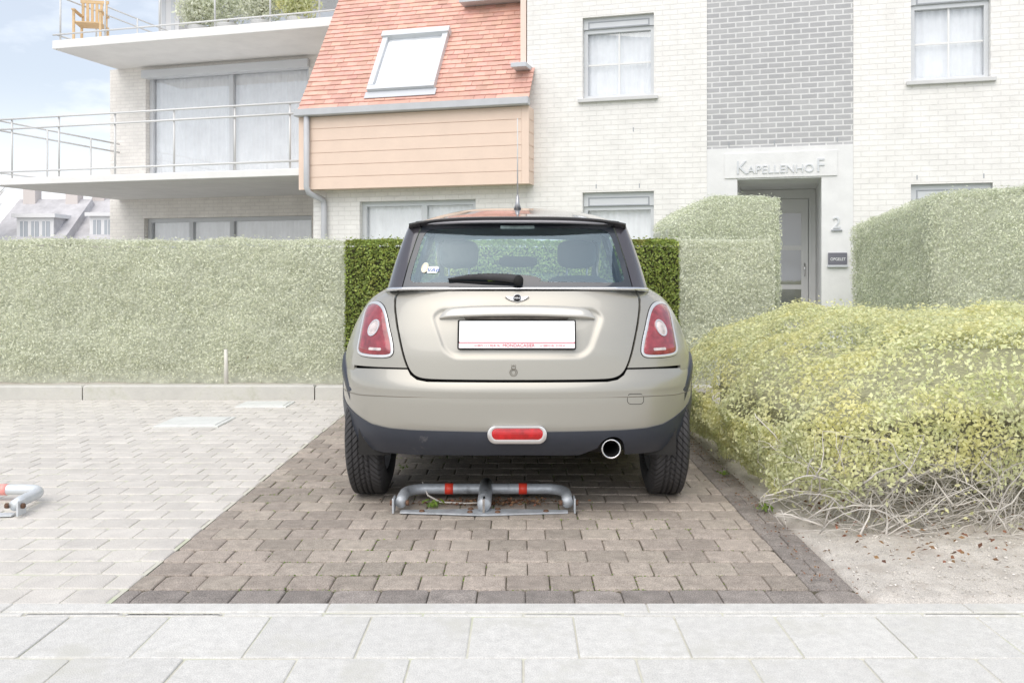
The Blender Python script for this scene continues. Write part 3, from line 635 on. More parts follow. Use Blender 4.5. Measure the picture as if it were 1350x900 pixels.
# back of porch: white glazed door
dr = MB(); yb = D-.08; a, b = dL+.002, dR-.002; zt = dz-.005
dr.box(a, a+.10, yb, yb+.07, .16, zt); dr.box(b-.10, b, yb, yb+.07, .16, zt); dr.box(a+.1, b-.1, yb, yb+.07, zt-.14, zt)
a2, b2 = a+.11, b-.11
for (x0, x1) in ((a2, a2+.1), (b2-.1, b2)): dr.box(x0, x1, yb+.012, yb+.06, .17, zt-.145)
zs_ = [.17, .33, .86, .97, 1.44, 1.50, 2.0, zt-.145]
for (z0, z1) in ((.17, .30), (.80, .87), (1.40, 1.47), (1.97, zt-.145)): dr.box(a2+.1, b2-.1, yb+.013, yb+.059, z0, z1)
door = dr.build('entrance_door', 'frame_white', house)
MB().add([(a2+.1, yb+.03, .3), (b2-.1, yb+.03, .3), (b2-.1, yb+.03, 1.97), (a2+.1, yb+.03, 1.97)], [(0, 1, 2, 3)]).build('door_pane', 'pane', door)
MB().tube([(b2-.05, yb-.03, 1.0), (b2-.05, yb-.03, 1.2)], .012, 8).build('door_handle', 'chrome', door)
MB().box(a2-.1, b2+.1, yb+.6, yb+.62, .1, 2.3).build('hallway', 'room', door)
# lettering and number
lt = text_obj('lettering', 'K', .26, 'stone', en, (dL+.06, -.0235, dz+.075), ext=.012, sx=.95)
lt2 = text_obj('lettering', 'APELLENHO', .155, 'stone', en, ((dL+dR)/2+.02, -.0235, dz+.075), ext=.012, sx=1.03)
lt3 = text_obj('lettering', 'F', .26, 'stone', en, (dR-.015, -.0235, dz+.075), ext=.012, sx=.95)
for o_ in (lt, lt2, lt3):
    o_.data.materials.clear(); o_.data.materials.append(M['frame'])
sN, zN = hp(1103, 300); text_obj('house_number', '2', .22, 'frame', en, (sN, -.012, zN-.01), ext=.01)
MB().box(sN-.07, sN+.07, -.035, -.005, zN-.045, zN-.03).build('number_ledge', 'frame_dark', en)
# name plaque: its own sign
sP, zP = hp(1104, 341)
def to_world(s, n, z): return (s*ca+n*sa, Y0-s*sa+n*ca, z)
pq = empty('wall_sign', 'small dark wall sign with white lettering beside the entrance door', 'sign', to_world(sP, -.006, zP), -A)
MB().box(-.12, .12, -.03, 0, -.08, .08, .004).build('sign_panel', 'sign_dark', pq)
MB().box(-.13, .13, -.04, 0, -.115, -.084, .004).build('sign_tray', 'zinc_light', pq)
text_obj('sign_text', 'OPGELET', .055, 'white', pq, (0.005, -.032, -.025), ext=.001, sx=.85)
window(w1, 0, cross=True, muntin_z=.5); window(w2u, 0, cross=True, muntin_z=.5)
window(g1, 0, box=.2); window(g2, 0, box=.2)
window(gs, 0, casements=2, box=.0, sill=False, mull=[hp(556, 290)[0]], framew=.07)
# weep joints above windows
def weep(*b_): MB().box(*b_).build('weep_joint', 'frame_dark', house)
for (px, py) in ((786, 246), (843, 245), (1209, 234), (1297, 232), (835, 171)): s_, z_ = hp(px, py); weep(s_-.006, s_+.006, -.004, .01, z_-.03, z_+.03)
for (px, py) in ((961, 190), (1021, 188), (1104, 184)): s_, z_ = hp(px, py); weep(s_-.006, s_+.006, .004, .02, z_-.03, z_+.03)
# cornice + roof of main block
MB().box(sM1-.1, sE+.2, -.25, T, TOP, TOP+.18).build('cornice', 'stone', house)
# clad bay box under the tiles
nb = -.29
sB0 = hp(394, 200, nb)[0]; sB1 = hp(697, 200, nb)[0]; zB0 = hp(550, 246, nb)[1]; zB1 = hp(550, 147, nb)[1]
bxm = MB(); hgt = (zB1-zB0)
bxm.box(sB0+.012, sB1-.012, nb+.012, 3.0, zB0+.01, zB1)
nbd = 6; hb = hgt/nbd
for k in range(nbd):
    z0 = zB0+k*hb; bxm.box(sB0+.14, sB1-.11, nb, nb+.011, z0+.002, z0+hb-.006)
    bxm.box(sB1-.011, sB1, nb+.001, .1, z0+.002, z0+hb-.006)
bxm.box(sB0, sB0+.136, nb-.004, nb+.011, zB0, zB1); bxm.box(sB1-.107, sB1+.003, nb-.004, nb+.011, zB0, zB1)
box_ = bxm.build('timber_cladding', 'wood_clad', house)
# gutter with eave
gt = MB(); gz = zB1
prof = [(0, .0), (-.11, .0), (-.125, .015), (-.125, .11), (-.10, .115), (-.02, .09), (0, .09)]
for a_, b_ in ((sB0-.02, sB1+.02),):
    v = [(a_, nb+p[0], gz+p[1]) for p in prof]+[(b_, nb+p[0], gz+p[1]) for p in prof]; n = len(prof)
    gt.add(v, [(i, (i+1) % n, (i+1) % n+n, i+n) for i in range(n)]+[tuple(range(n))[::-1], tuple(range(n, 2*n))])
gt.build('gutter', 'gutter', house)
dp = MB(); sd_ = hp(404, 200, nb-.06)[0]
zsp = hp(404, 252, nb)[1]
dp.tube([(sd_, nb-.055, gz+.01), (sd_, nb-.055, zsp+.05), (sd_+.02, nb-.03, zsp-.03), (sd_+.13, -.06, zsp-.12), (sd_+.15, -.07, zsp-.22), (sd_+.15, -.07, -.1)], .045, 12)
dp.build('downpipe', 'gutter', house)
# tiled mansard
SL = R(57); cs, sn = math.cos(SL), math.sin(SL); yE = nb-.06; zE = gz+.10
row = .098; nr = 38; tl = MB()
sT0 = sB0+.02
def roof_pt(s, d, up): return (s, yE+d*cs-up*sn, zE+d*sn+up*cs)
for r_ in range(nr):
    d0 = r_*row; yy = yE+d0*cs
    right = sM1+.0 if yy > -.06 else sB1+.02
    s_ = sT0-(.085 if r_ % 2 else 0)
    while s_ < right-.01:
        wT = .165+random.uniform(-.003, .003); a_ = max(s_, sT0); b_ = min(s_+wT, right); s_ += .168
        if b_-a_ < .015: continue
        j = random.uniform(-.004, .004); up = .017+random.uniform(0, .006); tw_ = random.uniform(-.002, .002)
        v = [roof_pt(a_, d0+j, up), roof_pt(b_, d0+j+tw_, up), roof_pt(b_, d0+row*1.06, .004), roof_pt(a_, d0+row*1.06, .004), roof_pt(a_, d0+j, up-.016), roof_pt(b_, d0+j+tw_, up-.016), roof_pt(b_, d0+row, -.012), roof_pt(a_, d0+row, -.012)]
        tl.add(v, [(0, 1, 2, 3), (4, 5, 1, 0), (5, 6, 2, 1), (7, 4, 0, 3)])
roof = tl.build('tiled_roof', 'tile', house)
Lr_ = nr*row
bk = MB(); v = [roof_pt(sT0, 0, -.013), roof_pt(sM1, 0, -.013), roof_pt(sM1, Lr_, -.013), roof_pt(sT0, Lr_, -.013)]; v += [(p[0], p[1]+.3, p[2]-.1) for p in v]
bk.add(v, [(0, 1, 2, 3), (7, 6, 5, 4), (0, 3, 7, 4), (1, 5, 6, 2), (3, 2, 6, 7), (0, 4, 5, 1)]); bk.build('roof_boarding', 'verge', house)
# verge board at the white wall, flashing
MB().box(sM1-.085, sM1+.0, .02, .9, hp(690, 88)[1]-.05, TOP-.1).build('verge_board', 'verge', house)
MB().box(sM1-.13, sM1+.10, -.34, .0-.003, hp(700, 90, -.2)[1]-.0, hp(700, 84, -.2)[1], .004).build('flashing', 'zinc_light', house)
# upper dormer eave at the top edge
def roof_hit(px, py):
    u = (px-VX)/F; vz = (VY-py)/F; best = None
    for d in np.linspace(0, Lr_, 1500):
        n = yE+d*cs; z = zE+d*sn; s = (u*(Y0+n*ca)-n*sa)/(ca+u*sa); Y = Y0-s*sa+n*ca; e = abs(H+vz*Y-z)
        if best is None or e < best[0]: best = (e, s, d)
    return best[1], best[2]
e1 = roof_hit(612, 12); e2 = roof_hit(686, 2)
MB().box(e1[0], sM1-.09, yE+e1[1]*cs-.25, yE+e1[1]*cs+1.4, zE+e1[1]*sn+.03, zE+e1[1]*sn+.17).build('dormer_eave', 'gutter', house)
MB().box(e1[0]+.15, sM1-.09, yE+e1[1]*cs-.05, yE+e1[1]*cs+1.4, zE+e1[1]*sn+.171, zE+e1[1]*sn+1.2).build('dormer', 'wood_clad', house)
# skylight, lying in the roof plane
k4 = [roof_hit(*p) for p in ((490, 124), (578, 117), (591, 42), (505, 50))]
s0 = (k4[0][0]+k4[3][0])/2; s1 = (k4[1][0]+k4[2][0])/2; d0 = (k4[0][1]+k4[1][1])/2; d1 = (k4[2][1]+k4[3][1])/2
def roof_box(mb, a, b, c, d, u0, u1):
    v = [roof_pt(a, c, u0), roof_pt(b, c, u0), roof_pt(b, d, u0), roof_pt(a, d, u0), roof_pt(a, c, u1), roof_pt(b, c, u1), roof_pt(b, d, u1), roof_pt(a, d, u1)]
    mb.add(v, [(0, 3, 2, 1), (4, 5, 6, 7), (0, 1, 5, 4), (1, 2, 6, 5), (2, 3, 7, 6), (3, 0, 4, 7)])
sk = MB(); fw = .085
roof_box(sk, s0, s1, d0, d0+fw, .0, .09); roof_box(sk, s0-.02, s1+.02, d1-fw*1.3, d1, .0, .13)
roof_box(sk, s0, s0+fw, d0+fw, d1-fw*1.3, .0, .095); roof_box(sk, s1-fw, s1, d0+fw, d1-fw*1.3, .0, .095)
skl = sk.build('skylight', 'frame', house)
p_ = MB(); p_.add([roof_pt(s0+fw, d0+fw, .06), roof_pt(s1-fw, d0+fw, .06), roof_pt(s1-fw, d1-fw*1.3, .06), roof_pt(s0+fw, d1-fw*1.3, .06)], [(0, 1, 2, 3)]); p_.build('skylight_pane', 'pane', skl)
p_ = MB(); roof_box(p_, s0+fw, s1-fw, d0+fw, d1-fw*1.3, .02, .03); p_.build('roller_blind', 'curtain', skl)
p_ = MB(); roof_box(p_, s0-.03, s1+.03, d0-.13, d0-.003, .026, .034); p_.build('apron_flashing', 'zinc_light', skl)

# left wing, recessed, with terraces
nL = 2.89
sW0 = hp(145, 200, nL)[0]; sW1 = sB0+.6
zb0 = hp(0, 242, -.27)[1]; zb0 = 2.56; zb1 = 2.675
u0 = hp(192, 90, nL); u1 = hp(407, 90, nL); zu = hp(192, 96, nL)[1]
uw = (u0[0], u1[0], zb1+.02, zu); gw0 = hp(190, 288, nL); gw = (gw0[0], hp(411, 280, nL)[0], .3, gw0[1])
zs0, zs1 = 5.27, 5.43
wall('wing_wall', sW0, sW1+1.2, -.2, zs0-.001, [uw, gw], nL, nL+T, 'cream_brick', house)
wall('wing_side_wall', sW0+.001, sW0+T, -.2, zs0-.002, [], nL+T+.001, nL+5, 'cream_brick', house)
ww = window(uw, nL, casements=2, box=.0, sill=False, mull=[hp(300, 150, nL)[0]], framew=.09, setb=.12)
MB().box(uw[0]-.03, uw[1]+.03, nL-.10, nL+.11, zu-.13, zu+.03, .006).build('shutter_box', 'frame', ww)
window(gw, nL, casements=3, box=.0, sill=False, mull=[hp(247, 300, nL)[0], hp(301, 300, nL)[0]], framew=.08, setb=.12)
def slab(name, s0, s1, n0, n1, z0, z1): return MB().box(s0, s1, n0, n1, z0, z1, .008).build(name, 'concrete', house)
sb0 = hp(-12, 240, -.27)[0]
b1 = slab('balcony', sb0, sB0-.004, -.27, nL-.002, zb0, zb1)
nU = 1.15; su0 = hp(69, 52, nU)[0]; b2 = slab('balcony', su0, sB0+.9, nU, nL+6, zs0, zs1)
def railing(parent, s0, s1, n0, n1, zb, posts, sideposts):
    zt = zb+1.03; r = MB(); yy = n0+.05; xx = s0+.05
    rt = .017
    for z in (zt, zt-.17, zb+.12):
        r.tube([(xx, n1, z), (xx, yy, z)], rt, 8); r.tube([(xx-.08, yy, z), (s1, yy, z)], rt, 8)
    p = MB()
    o = r.build('handrail', 'rail', parent)
    for s in posts:
        MB().tube([(s, yy+.03, zb), (s, yy+.03, zt)], .017, 8).build('railing_post', 'rail', parent)
    for n in sideposts:
        MB().tube([(xx+.03, n, zb), (xx+.03, n, zt)], .017, 8).build('railing_post', 'rail', parent)
railing(b1, sb0, sB0-.01, -.27, nL-.05, zb1, [hp(p, 200, -.22)[0] for p in (14, 76, 150, 228, 308, 381)], [.9, 2.0])
railing(b2, su0, sB0+.5, nU, nL+4, zs1, [hp(p, 20, nU+.05)[0] for p in (78, 137, 209, 282, 355, 420)], [2.2, 3.4, 4.6])
# penthouse set back on the top terrace
nP = 5.2; ps0 = hp(209, 10, nP)[0]; ps1 = sB0+2
ph = MB(); ph.box(ps0, ps0+.55, nP, nP+.5, zs1, 8.0); ph.box(ps0+.55, ps1, nP+1.2, nP+1.4, zs1+.0, 8.0); ph.build('penthouse_wall', 'far_white', house)
ob = MB(); ob.box(ps0+.1, ps0+.2, nP-.01, nP-.001, zs1, 8.0); ob.box(ps0+.35, ps0+.45, nP-.01, nP-.001, zs1, 8.0); ob.build('penthouse_trim', 'frame', house)
gl_ = MB(); gl_.box(ps0+.9, ps1-.2, nP+1.15, nP+1.16, zs1+.1, 7.6); gl_.build('penthouse_window', 'pane', house)
MB().box(ps0-1, ps1+.5, nP-1.2, nP+3, 8.0, 8.2).build('penthouse_roof', 'concrete', house)
# long back volume so the building is closed
MB().box(sM1+.05, sE-.01, T+2.0, 9, -.2, TOP-.01).build('rear_wall', 'white_brick', house)
MB().box(sM1+.03, sE, T+.001, 9.1, TOP+.002, TOP+.12).build('flat_roof', 'concrete', house)
MB().box(sE-.32, sE-.002, T+.002, 2.0+T, -.2, TOP-.003).build('side_wall', 'white_brick', house)

# terrace shrubs and wooden chair on the top balcony
def cloud_plant(name, label, cat, loc, rad, n, size, leaf, pot=True, spiky=False):
    root = empty(name, label, cat, loc)
    if pot:
        MB().lathe([(0, .0), (0, .16), (.28, .2), (.30, .21), (.30, .18), (.26, .17), (.26, 0)], 'z', 20).build('pot', 'sill', root)
        MB().tube([(0, 0, .25), (.02, 0, .5), (0, 0, .3+rad[2])], .02, 6).build('stem', 'stem', root)
    d = RNG.normal(size=(n, 3)); d /= np.linalg.norm(d, axis=1, keepdims=True)
    P = d*np.array(rad)*RNG.uniform(.45, 1.05, (n, 1))*(1+.22*nz(d*3, 1.5))[:, None]; P[:, 2] += rad[2]+(.25 if pot else 0)
    quads_obj('foliage', leaves(P, d, size, spread=1.2, aspect=.35 if spiky else .5), leaf, root); return root
for i, (px, rx, rz_, lf, lb) in enumerate(((262, .42, .36, 'leaf_hazed', 'spreading potted shrub at the left end of the top terrace planting'), (300, .50, .62, 'leaf_far_hazed', 'tallest leafy potted shrub in the middle of the top terrace'), (345, .45, .50, 'leaf_hazed', 'rounded potted shrub right of the tallest one on the top terrace'), (392, .42, .42, 'leaf_gold', 'yellow flowering potted shrub at the right end of the top terrace'))):
    s_ = hp(px, 10, nU+.9)[0]; cloud_plant('potted_shrub', lb, 'plant', to_world(s_, nU+.9, zs1), (rx, .35, rz_), 2600, .07, lf).__setitem__('group', 'shrubs on the top terrace')
ch_s = hp(122, 30, nU+.6)[0]
ch = empty('garden_chair', 'slatted wooden garden chair at the left end of the top terrace', 'chair', to_world(ch_s, nU+.55, zs1), -A+R(25))
st_ = MB()
for k in range(6): st_.box(-.25, .25, -.22+k*.078, -.16+k*.078, .40, .42)
st_.build('seat', 'chairwood', ch)
bk_ = MB()
for k in range(6): bk_.box(-.24+k*.085, -.19+k*.085, .25, .27, .44, .90)
bk_.box(-.26, .26, .245, .275, .90, .96); bk_.build('backrest', 'chairwood', ch)
for sx_ in (-.24, .24):
    MB().box(sx_-.02, sx_+.02, -.24, -.20, 0, .62).build('leg', 'chairwood', ch); MB().box(sx_-.02, sx_+.02, .24, .28, 0, .44).build('leg', 'chairwood', ch)
    MB().box(sx_-.03, sx_+.03, -.26, .27, .621, .65).build('armrest', 'chairwood', ch)

# ------------------------------------------------------------------ houses far off on the left
def far_house(x, y, wd, eave, ridge, label, dormers, chimneys, dep=9):
    r = empty('distant_house', label, 'house', (x, y, 0)); wd2 = wd/2
    MB().box(-wd2, wd2, 0, dep, 0, eave).build('wall', 'far_brick', r)
    rf = MB(); v = [(-wd2-.4, -.5, eave-.1), (wd2+.4, -.5, eave-.1), (wd2+.4, dep/2, ridge), (-wd2-.4, dep/2, ridge), (wd2+.4, dep+.5, eave-.1), (-wd2-.4, dep+.5, eave-.1)]
    rf.add(v, [(0, 1, 2, 3), (3, 2, 4, 5), (0, 3, 5), (1, 4, 2)]); rfo = rf.build('roof', 'slate', r)
    pit = (ridge-eave)/(dep/2)
    for cx_ in chimneys: MB().box(cx_-.5, cx_+.5, dep/2-.6, dep/2+.4, ridge-1.2, ridge+1.3).build('chimney', 'far_brick', rfo)
    for (dx, dw) in dormers:
        d = MB().box(dx-dw/2, dx+dw/2, .2, 4, eave-.1, eave+1.9).build('dormer', 'far_white', r)
        MB().box(dx-dw/2-.25, dx+dw/2+.25, -.1, 4.2, eave+1.9, eave+2.2).build('dormer_roof', 'far_white', d)
        MB().box(dx+dw/2+.001, dx+dw/2+.03, .25, 3.9, eave, eave+1.85).build('dormer_cheek', 'slate', d)
        for k in (-1, 0, 1):
            ww_ = dw*.2; MB().box(dx+k*dw*.3-ww_/2, dx+k*dw*.3+ww_/2, .16, .198, eave+.25, eave+1.6).build('dormer_window', 'far_glass', d)
            MB().box(dx+k*dw*.3-.03, dx+k*dw*.3+.03, .12, .155, eave+.25, eave+1.6).build('glazing_bar', 'far_white', d)
    return r
far_house(-38.6, 70, 5.2, 3.5, 7.2, 'leftmost distant slate roofed house with one white dormer', [(.6, 2.9)], [-1.9, 1.6])
far_house(-33.2, 71.5, 5.2, 3.7, 7.6, 'distant slate roofed house with a white dormer, next to the flats', [(.25, 3.0)], [-2.3])
# bare garden tree at the far left edge
def bare_tree(x, y):
    r = empty('bare_tree', 'thin bare tree standing far off at the left edge', 'tree', (x, y, 0)); t = MB(); c = MB()
    t.tube([(0, 0, 0), (.1, 0, 3), (0, .1, 6)], [.22, .16, .08], 8); t.build('trunk', 'stem', r)
    for i in range(260):
        a = random.uniform(0, 6.28); z = random.uniform(4, 7.2); e = random.uniform(.8, 2.3); p0 = Vector((0, 0, z)); p1 = p0+Vector((math.cos(a)*e*.5, math.sin(a)*e*.5, e*.4)); p2 = p1+Vector((math.cos(a+.5)*e*.4, math.sin(a+.5)*e*.4, e*.5))
        c.tube([p0, p1, p2], [.05, .03, .012], 4)
    c.build('crown', 'twig', r)
bare_tree(-41.2, 68)

# ------------------------------------------------------------------ small things on the ground
def manhole(x, y, w_, d_, label):
    r = empty('manhole_cover', label, 'manhole cover', (x, y, 0), 0, 'concrete covers in the left paving')
    MB().box(-w_/2, w_/2, -d_/2, d_/2, -.01, .009, .004).build('frame', 'manhole', r)
    MB().box(-w_/2+.03, w_/2-.03, -d_/2+.03, d_/2-.03, .0, .014, .003).build('lid', 'manhole', r)
manhole(-2.27, 6.28, .44, .40, 'nearer and larger of the two pale square covers in the left paving')
manhole(-2.02, 7.12, .40, .30, 'smaller pale cover close to the kerb in the left paving')
stk = MB().tube([(-2.49, 7.60, .05), (-2.495, 7.61, .30), (-2.50, 7.615, .40)], [.020, .018, .014], 8).build('marker_stake', 'stake'); tag(stk, 'short pale weathered stake at the foot of the long left hedge', 'stake')
# boulder
bo = MB(); P = []
for i in range(13):
    ph_ = math.pi*i/12; P.append([((.10+.02*math.sin(3*t+i))*math.sin(ph_)*math.cos(t), (.16+.02*math.cos(2*t))*math.sin(ph_)*math.sin(t), .13*math.cos(ph_)+.10+.012*math.sin(5*t+i*2)*math.sin(ph_)) for t in [2*math.pi*k/24 for k in range(25)]])
o = bo.grid(P).build('boulder', 'stonebed'); o.location = (1.24, 6.15, 0); tag(o, 'mossy boulder at the bush edge beside the right rear wheel', 'boulder')

def barrier(loc, label, pale):
    """folded-down parking barrier: plate, hoop with two tape bands, central post, hinge ears, bolts"""
    g_ = 'galv_hazed' if pale else 'galv'; r = empty('parking_barrier', label, 'parking barrier', loc, 0, 'folded parking barriers')
    pl = MB(); poly = [(-.365, .028), (-.2, .012), (0, -.012), (.2, .012), (.365, .028), (.365, .062), (0, .085), (-.365, .062)]
    n = len(poly); v = [(x, y, .004) for x, y in poly]+[(x, y, .011) for x, y in poly]
    pl.add(v, [tuple(range(n))[::-1], tuple(range(n, 2*n))]+[(i, (i+1) % n, (i+1) % n+n, i+n) for i in range(n)]); plo = pl.build('base_plate', g_, r)
    for (x, y) in ((-.27, .035), (-.06, .02), (.06, .02), (-.06, .07), (.06, .07), (.27, .035)):
        MB().lathe([(.011, .0), (.011, .013), (.017, .011), (.019, 0)], 'z', 8, (x, y, 0)).build('bolt', 'rust', plo)
    hp_ = MB(); tr = .024; pts = []
    ext = .215 if not pale else .25
    def arc(cx_, cy_, r_, a0, a1, z): return [(cx_+r_*math.cos(R(a)), cy_+r_*math.sin(R(a)), z) for a in np.linspace(a0, a1, 9)]
    zt_ = .052
    left = [(-.365, .05, .045), (-.365, .10, .052)]
    yb_ = ext+.06; rc = .09
    pts = left+[(-.365+.0, yb_-rc, zt_)]+[(p[0], p[1], zt_) for p in arc(-.365+rc, yb_-rc, rc, 180, 90, 0)][1:]
    pts += [(p[0], p[1], zt_) for p in arc(.365-rc, yb_-rc, rc, 90, 0, 0)]+[(.365, .10, .052), (.365, .05, .045)]
    hp_.tube(pts, tr, 16); hoop = hp_.build('hoop', g_, r)
    for x in (-.17, .17):
        b_ = MB(); b_.tube([(x-.019, yb_, zt_), (x+.019, yb_, zt_)], tr+.0015, 20); b_.build('tape_band', 'reflector_hazed' if pale else 'reflector', hoop)
    po = MB(); po.tube([(0, .03, .038), (0, .06, .040), (0, yb_+.055, .060)], [.028, .031, .031], 18); po.build('centre_post', g_, r)
    MB().box(-.005, .005, .0, .05, .012, .075, .002).build('lock_tab', 'chrome', r)
    for sx_ in (-1, 1):
        e = MB(); e.box(sx_*.365+(-.033 if sx_ < 0 else .026), sx_*.365+(-.026 if sx_ < 0 else .033), .02, .085, .005, .07, .002); e.build('hinge_ear', g_, r)
        for dx_ in (.038, -.03): MB().lathe([(-.007, 0), (-.007, .012), (.007, .012), (.007, 0)], 'x', 6, (sx_*.365+sx_*dx_, .05, .045)).build('hinge_bolt', 'rust', r)
    return r
barrier((-.155, 3.86, 0), 'grey folded parking barrier with red bands on the brown pavers behind the car', False)
barrier((-2.545, 3.81, 0), 'folded parking barrier with white haze painted into its colours, cut off by the left edge of the photo', True)

def scatter_leaves(name, label, cat, n, fn, size, m, flat=.35, kind=None):
    P = np.array([fn() for _ in range(n)]); Nn = np.tile([0, 0, 1.0], (n, 1)); o = quads_obj(name, leaves(P, Nn, size, spread=flat, aspect=.55, fold=.4), m)
    tag(o, label, cat)
    if kind: o['kind'] = kind
    return o
scatter_leaves('leaf_litter', 'brown dead leaves and crumbs lying inside the folded barrier', 'leaf litter', 420, lambda: (random.gauss(-.15, .16), 4.07+random.gauss(0, .03), .006+random.uniform(0, .008)), .017, 'leaf_dry', .6, 'stuff')
scatter_leaves('leaf_litter', 'scattered dry leaf bits along the right edge of the paving by the soil', 'leaf litter', 500, lambda: (1.06+random.gauss(0, .05), random.uniform(2.9, 6.5), .006+random.uniform(0, .006)), .011, 'leaf_dry', .5, 'stuff')
scatter_leaves('leaf_litter', 'dead leaves on the soil under the golden bush', 'leaf litter', 900, lambda: (random.uniform(1.2, 4.6), random.uniform(3.0, 4.1), .055+random.uniform(0, .015)), .022, 'leaf_dry', .5, 'stuff')
scatter_leaves('soil_crumbs', 'loose crumbs and twig bits covering the bare soil by the pavement', 'soil crumbs', 2600, lambda: (random.uniform(1.15, 4.6), 2.87+abs(random.gauss(0, .5)), 0), .011, 'twig', .8, 'stuff')
for v_ in bpy.data.objects['soil_crumbs'].data.vertices: v_.co.z += bedz(v_.co.x, v_.co.y)+.004
def weed(x, y, n, rad, size, label, zz=0.0):
    r = RNG.normal(size=(n, 3))*np.array([rad, rad, rad*.6]); r[:, 2] = np.abs(r[:, 2]); P = r+np.array([0, 0, .012])
    d = r/(np.linalg.norm(r, axis=1, keepdims=True)+1e-6); d[:, 2] += .5
    o = quads_obj('weed', leaves(P, d, size, spread=.5, aspect=.35), 'leaf_weed'); o.location = (x, y, zz); tag(o, label, 'weed', 'weeds between the pavers')
weed(-.39, 4.0, 46, .016, .028, 'small green weed growing inside the folded barrier, left of its post')
weed(1.085, 3.95, 60, .022, .022, 'yellow-green weed at the right edge of the bay, halfway to the wheel')
weed(1.06, 4.62, 34, .014, .02, 'tiny weed by the bay border just right of the right rear wheel')
weed(-.62, 4.75, 30, .016, .018, 'tiny weed under the car inside the left rear wheel')
o = MB().tube([(-.45, 4.15, .080), (-.42, 4.10, .03), (-.36, 4.05, .012), (-.25, 4.03, .012), (-.16, 4.01, .02)], [.0035, .0045, .004, .0035, .003], 6).build('dry_stick', 'twig'); tag(o, 'thin pale dry stick caught in the folded barrier', 'stick')
# moss and grass tufts in the joints (uncountable)
def jointpts(n, x0, x1, ph):
    out_ = []
    while len(out_) < n:
        r_ = random.randrange(0, 32); y = PY0+DW-.008+r_*DW
        if random.random() < .65: x = random.uniform(x0, x1)
        else:
            k = random.randrange(int(x0/.1472), int(x1/.1472)); x = ph+k*.1472+(.0736 if r_ % 2 else 0); y += random.uniform(0, DW)
        if x0 < x < x1 and y < PY1: 
            if math.sin(x*5.1+math.sin(y*3.3)*2)+math.sin(y*6.7+x*2) > random.uniform(-.4, 1.6): out_.append((x, y, -.006+random.uniform(0, .005)))
    return out_
jp = jointpts(3600, BX0+.02, BX1-.16, -.045); it = iter(jp)
scatter_leaves('joint_moss', 'green moss and tiny grass in the joints of the brown pavers', 'moss', len(jp), lambda: next(it), .0085, 'leaf_weed', .9, 'stuff')
jp = jointpts(2600, -4.4, BX0-.02, -.065); it = iter(jp)
scatter_leaves('joint_moss', 'green tufts in the joints of the left paving, both whitened with painted haze', 'moss', len(jp), lambda: next(it), .009, 'leaf_hazed', .9, 'stuff')

# ================================================================== THE CAR
YR = 3.76; XC = -.010
car = empty('parked_car', 'champagne three door hatchback with black roof, seen from behind, parked in the brown bay', 'car', (XC, YR, 0))
def gsm(xs, ys, sig, lo, hi, n=500):
    g_ = np.linspace(lo, hi, n); v = np.interp(g_, xs, ys); k = max(1, int(sig/(hi-lo)*n)); kk = np.exp(-.5*(np.arange(-3*k, 3*k+1)/k)**2); kk /= kk.sum()
    return g_, np.convolve(np.pad(v, 3*k, mode='edge'), kk, 'valid')
class Surf:
    def __init__(s, W, r0, f0, L, n, z0, z1, Yf0, Lf, sig=.012, ext=None):
        s.zg, s.Wg = gsm(*zip(*W), sig, z0, z1); _, s.rg = gsm(*zip(*r0), sig, z0, z1); _, s.fg = gsm(*zip(*f0), sig, z0, z1)
        s.L, s.n, s.Y0, s.Lf = L, n, Yf0, Lf; s.ext = ext
        th = np.linspace(0, math.pi/2, 4000); x = np.sin(th)**(2/n)*.8; y = (1-np.cos(th)**(2/n))*L
        ds = np.hypot(np.diff(x), np.diff(y)); s.sa = np.concatenate([[0], np.cumsum(ds)]); s.xn = x/.8; s.yn = y/L; s.sr = s.sa[-1]; s.M = Yf0-L
    def W(s, z): return float(np.interp(z, s.zg, s.Wg))
    def r(s, z): return float(np.interp(z, s.zg, s.rg))
    def __call__(s, u, z):
        sg = 1 if u >= 0 else -1; a = abs(u); W = s.W(z); r = s.r(z)
        if a <= s.sr: xn = np.interp(a, s.sa, s.xn); yn = np.interp(a, s.sa, s.yn); x = W*xn; y = r+(s.L-r)*yn
        elif a <= s.sr+s.M: x = W; y = s.L+(a-s.sr)
        else:
            b = min(1, (a-s.sr-s.M)/s.sr); k = s.sr*(1-b); xn = np.interp(k, s.sa, s.xn); yn = np.interp(k, s.sa, s.yn)
            f = float(np.interp(z, s.zg, s.fg)); x = W*xn; y = s.Y0+(f-s.Y0)*(1-yn)
        if s.ext: y += s.ext(sg*x, z, y)
        return Vector((sg*x, y, z))
    def nrm(s, u, z):
        e = .004; a = s(u+e, z)-s(u-e, z); b = s(u, z+e)-s(u, z-e); n = a.cross(b); n.normalize(); return n
    def u_of(s, x, z):
        xn = min(.985, abs(x)/s.W(z)); return math.copysign(float(np.interp(xn, s.xn, s.sa)), x)
    def px(s, px_, py_, mir=True):
        """photo pixel -> (u, z) on this surface"""
        y = .1
        for _ in range(14):
            Y = YR+y; z = H+(VY-py_)*Y/F; x = (px_-VX)*Y/F-XC; z = min(max(z, s.zg[0]), s.zg[-1]); u = s.u_of(x, z); y = s(u, z).y
        return (u, z)
def rb(x): return x
BW = [(.15, .74), (.25, .785), (.35, .805), (.5, .822), (.62, .822), (.70, .81), (.80, .775), (.88, .735), (.94, .69), (.985, .61), (1.02, .56)]
FR = [(.15, 3.55), (.3, 3.66), (.6, 3.69), (.75, 3.6), (.9, 3.35), (1.0, 3.1)]
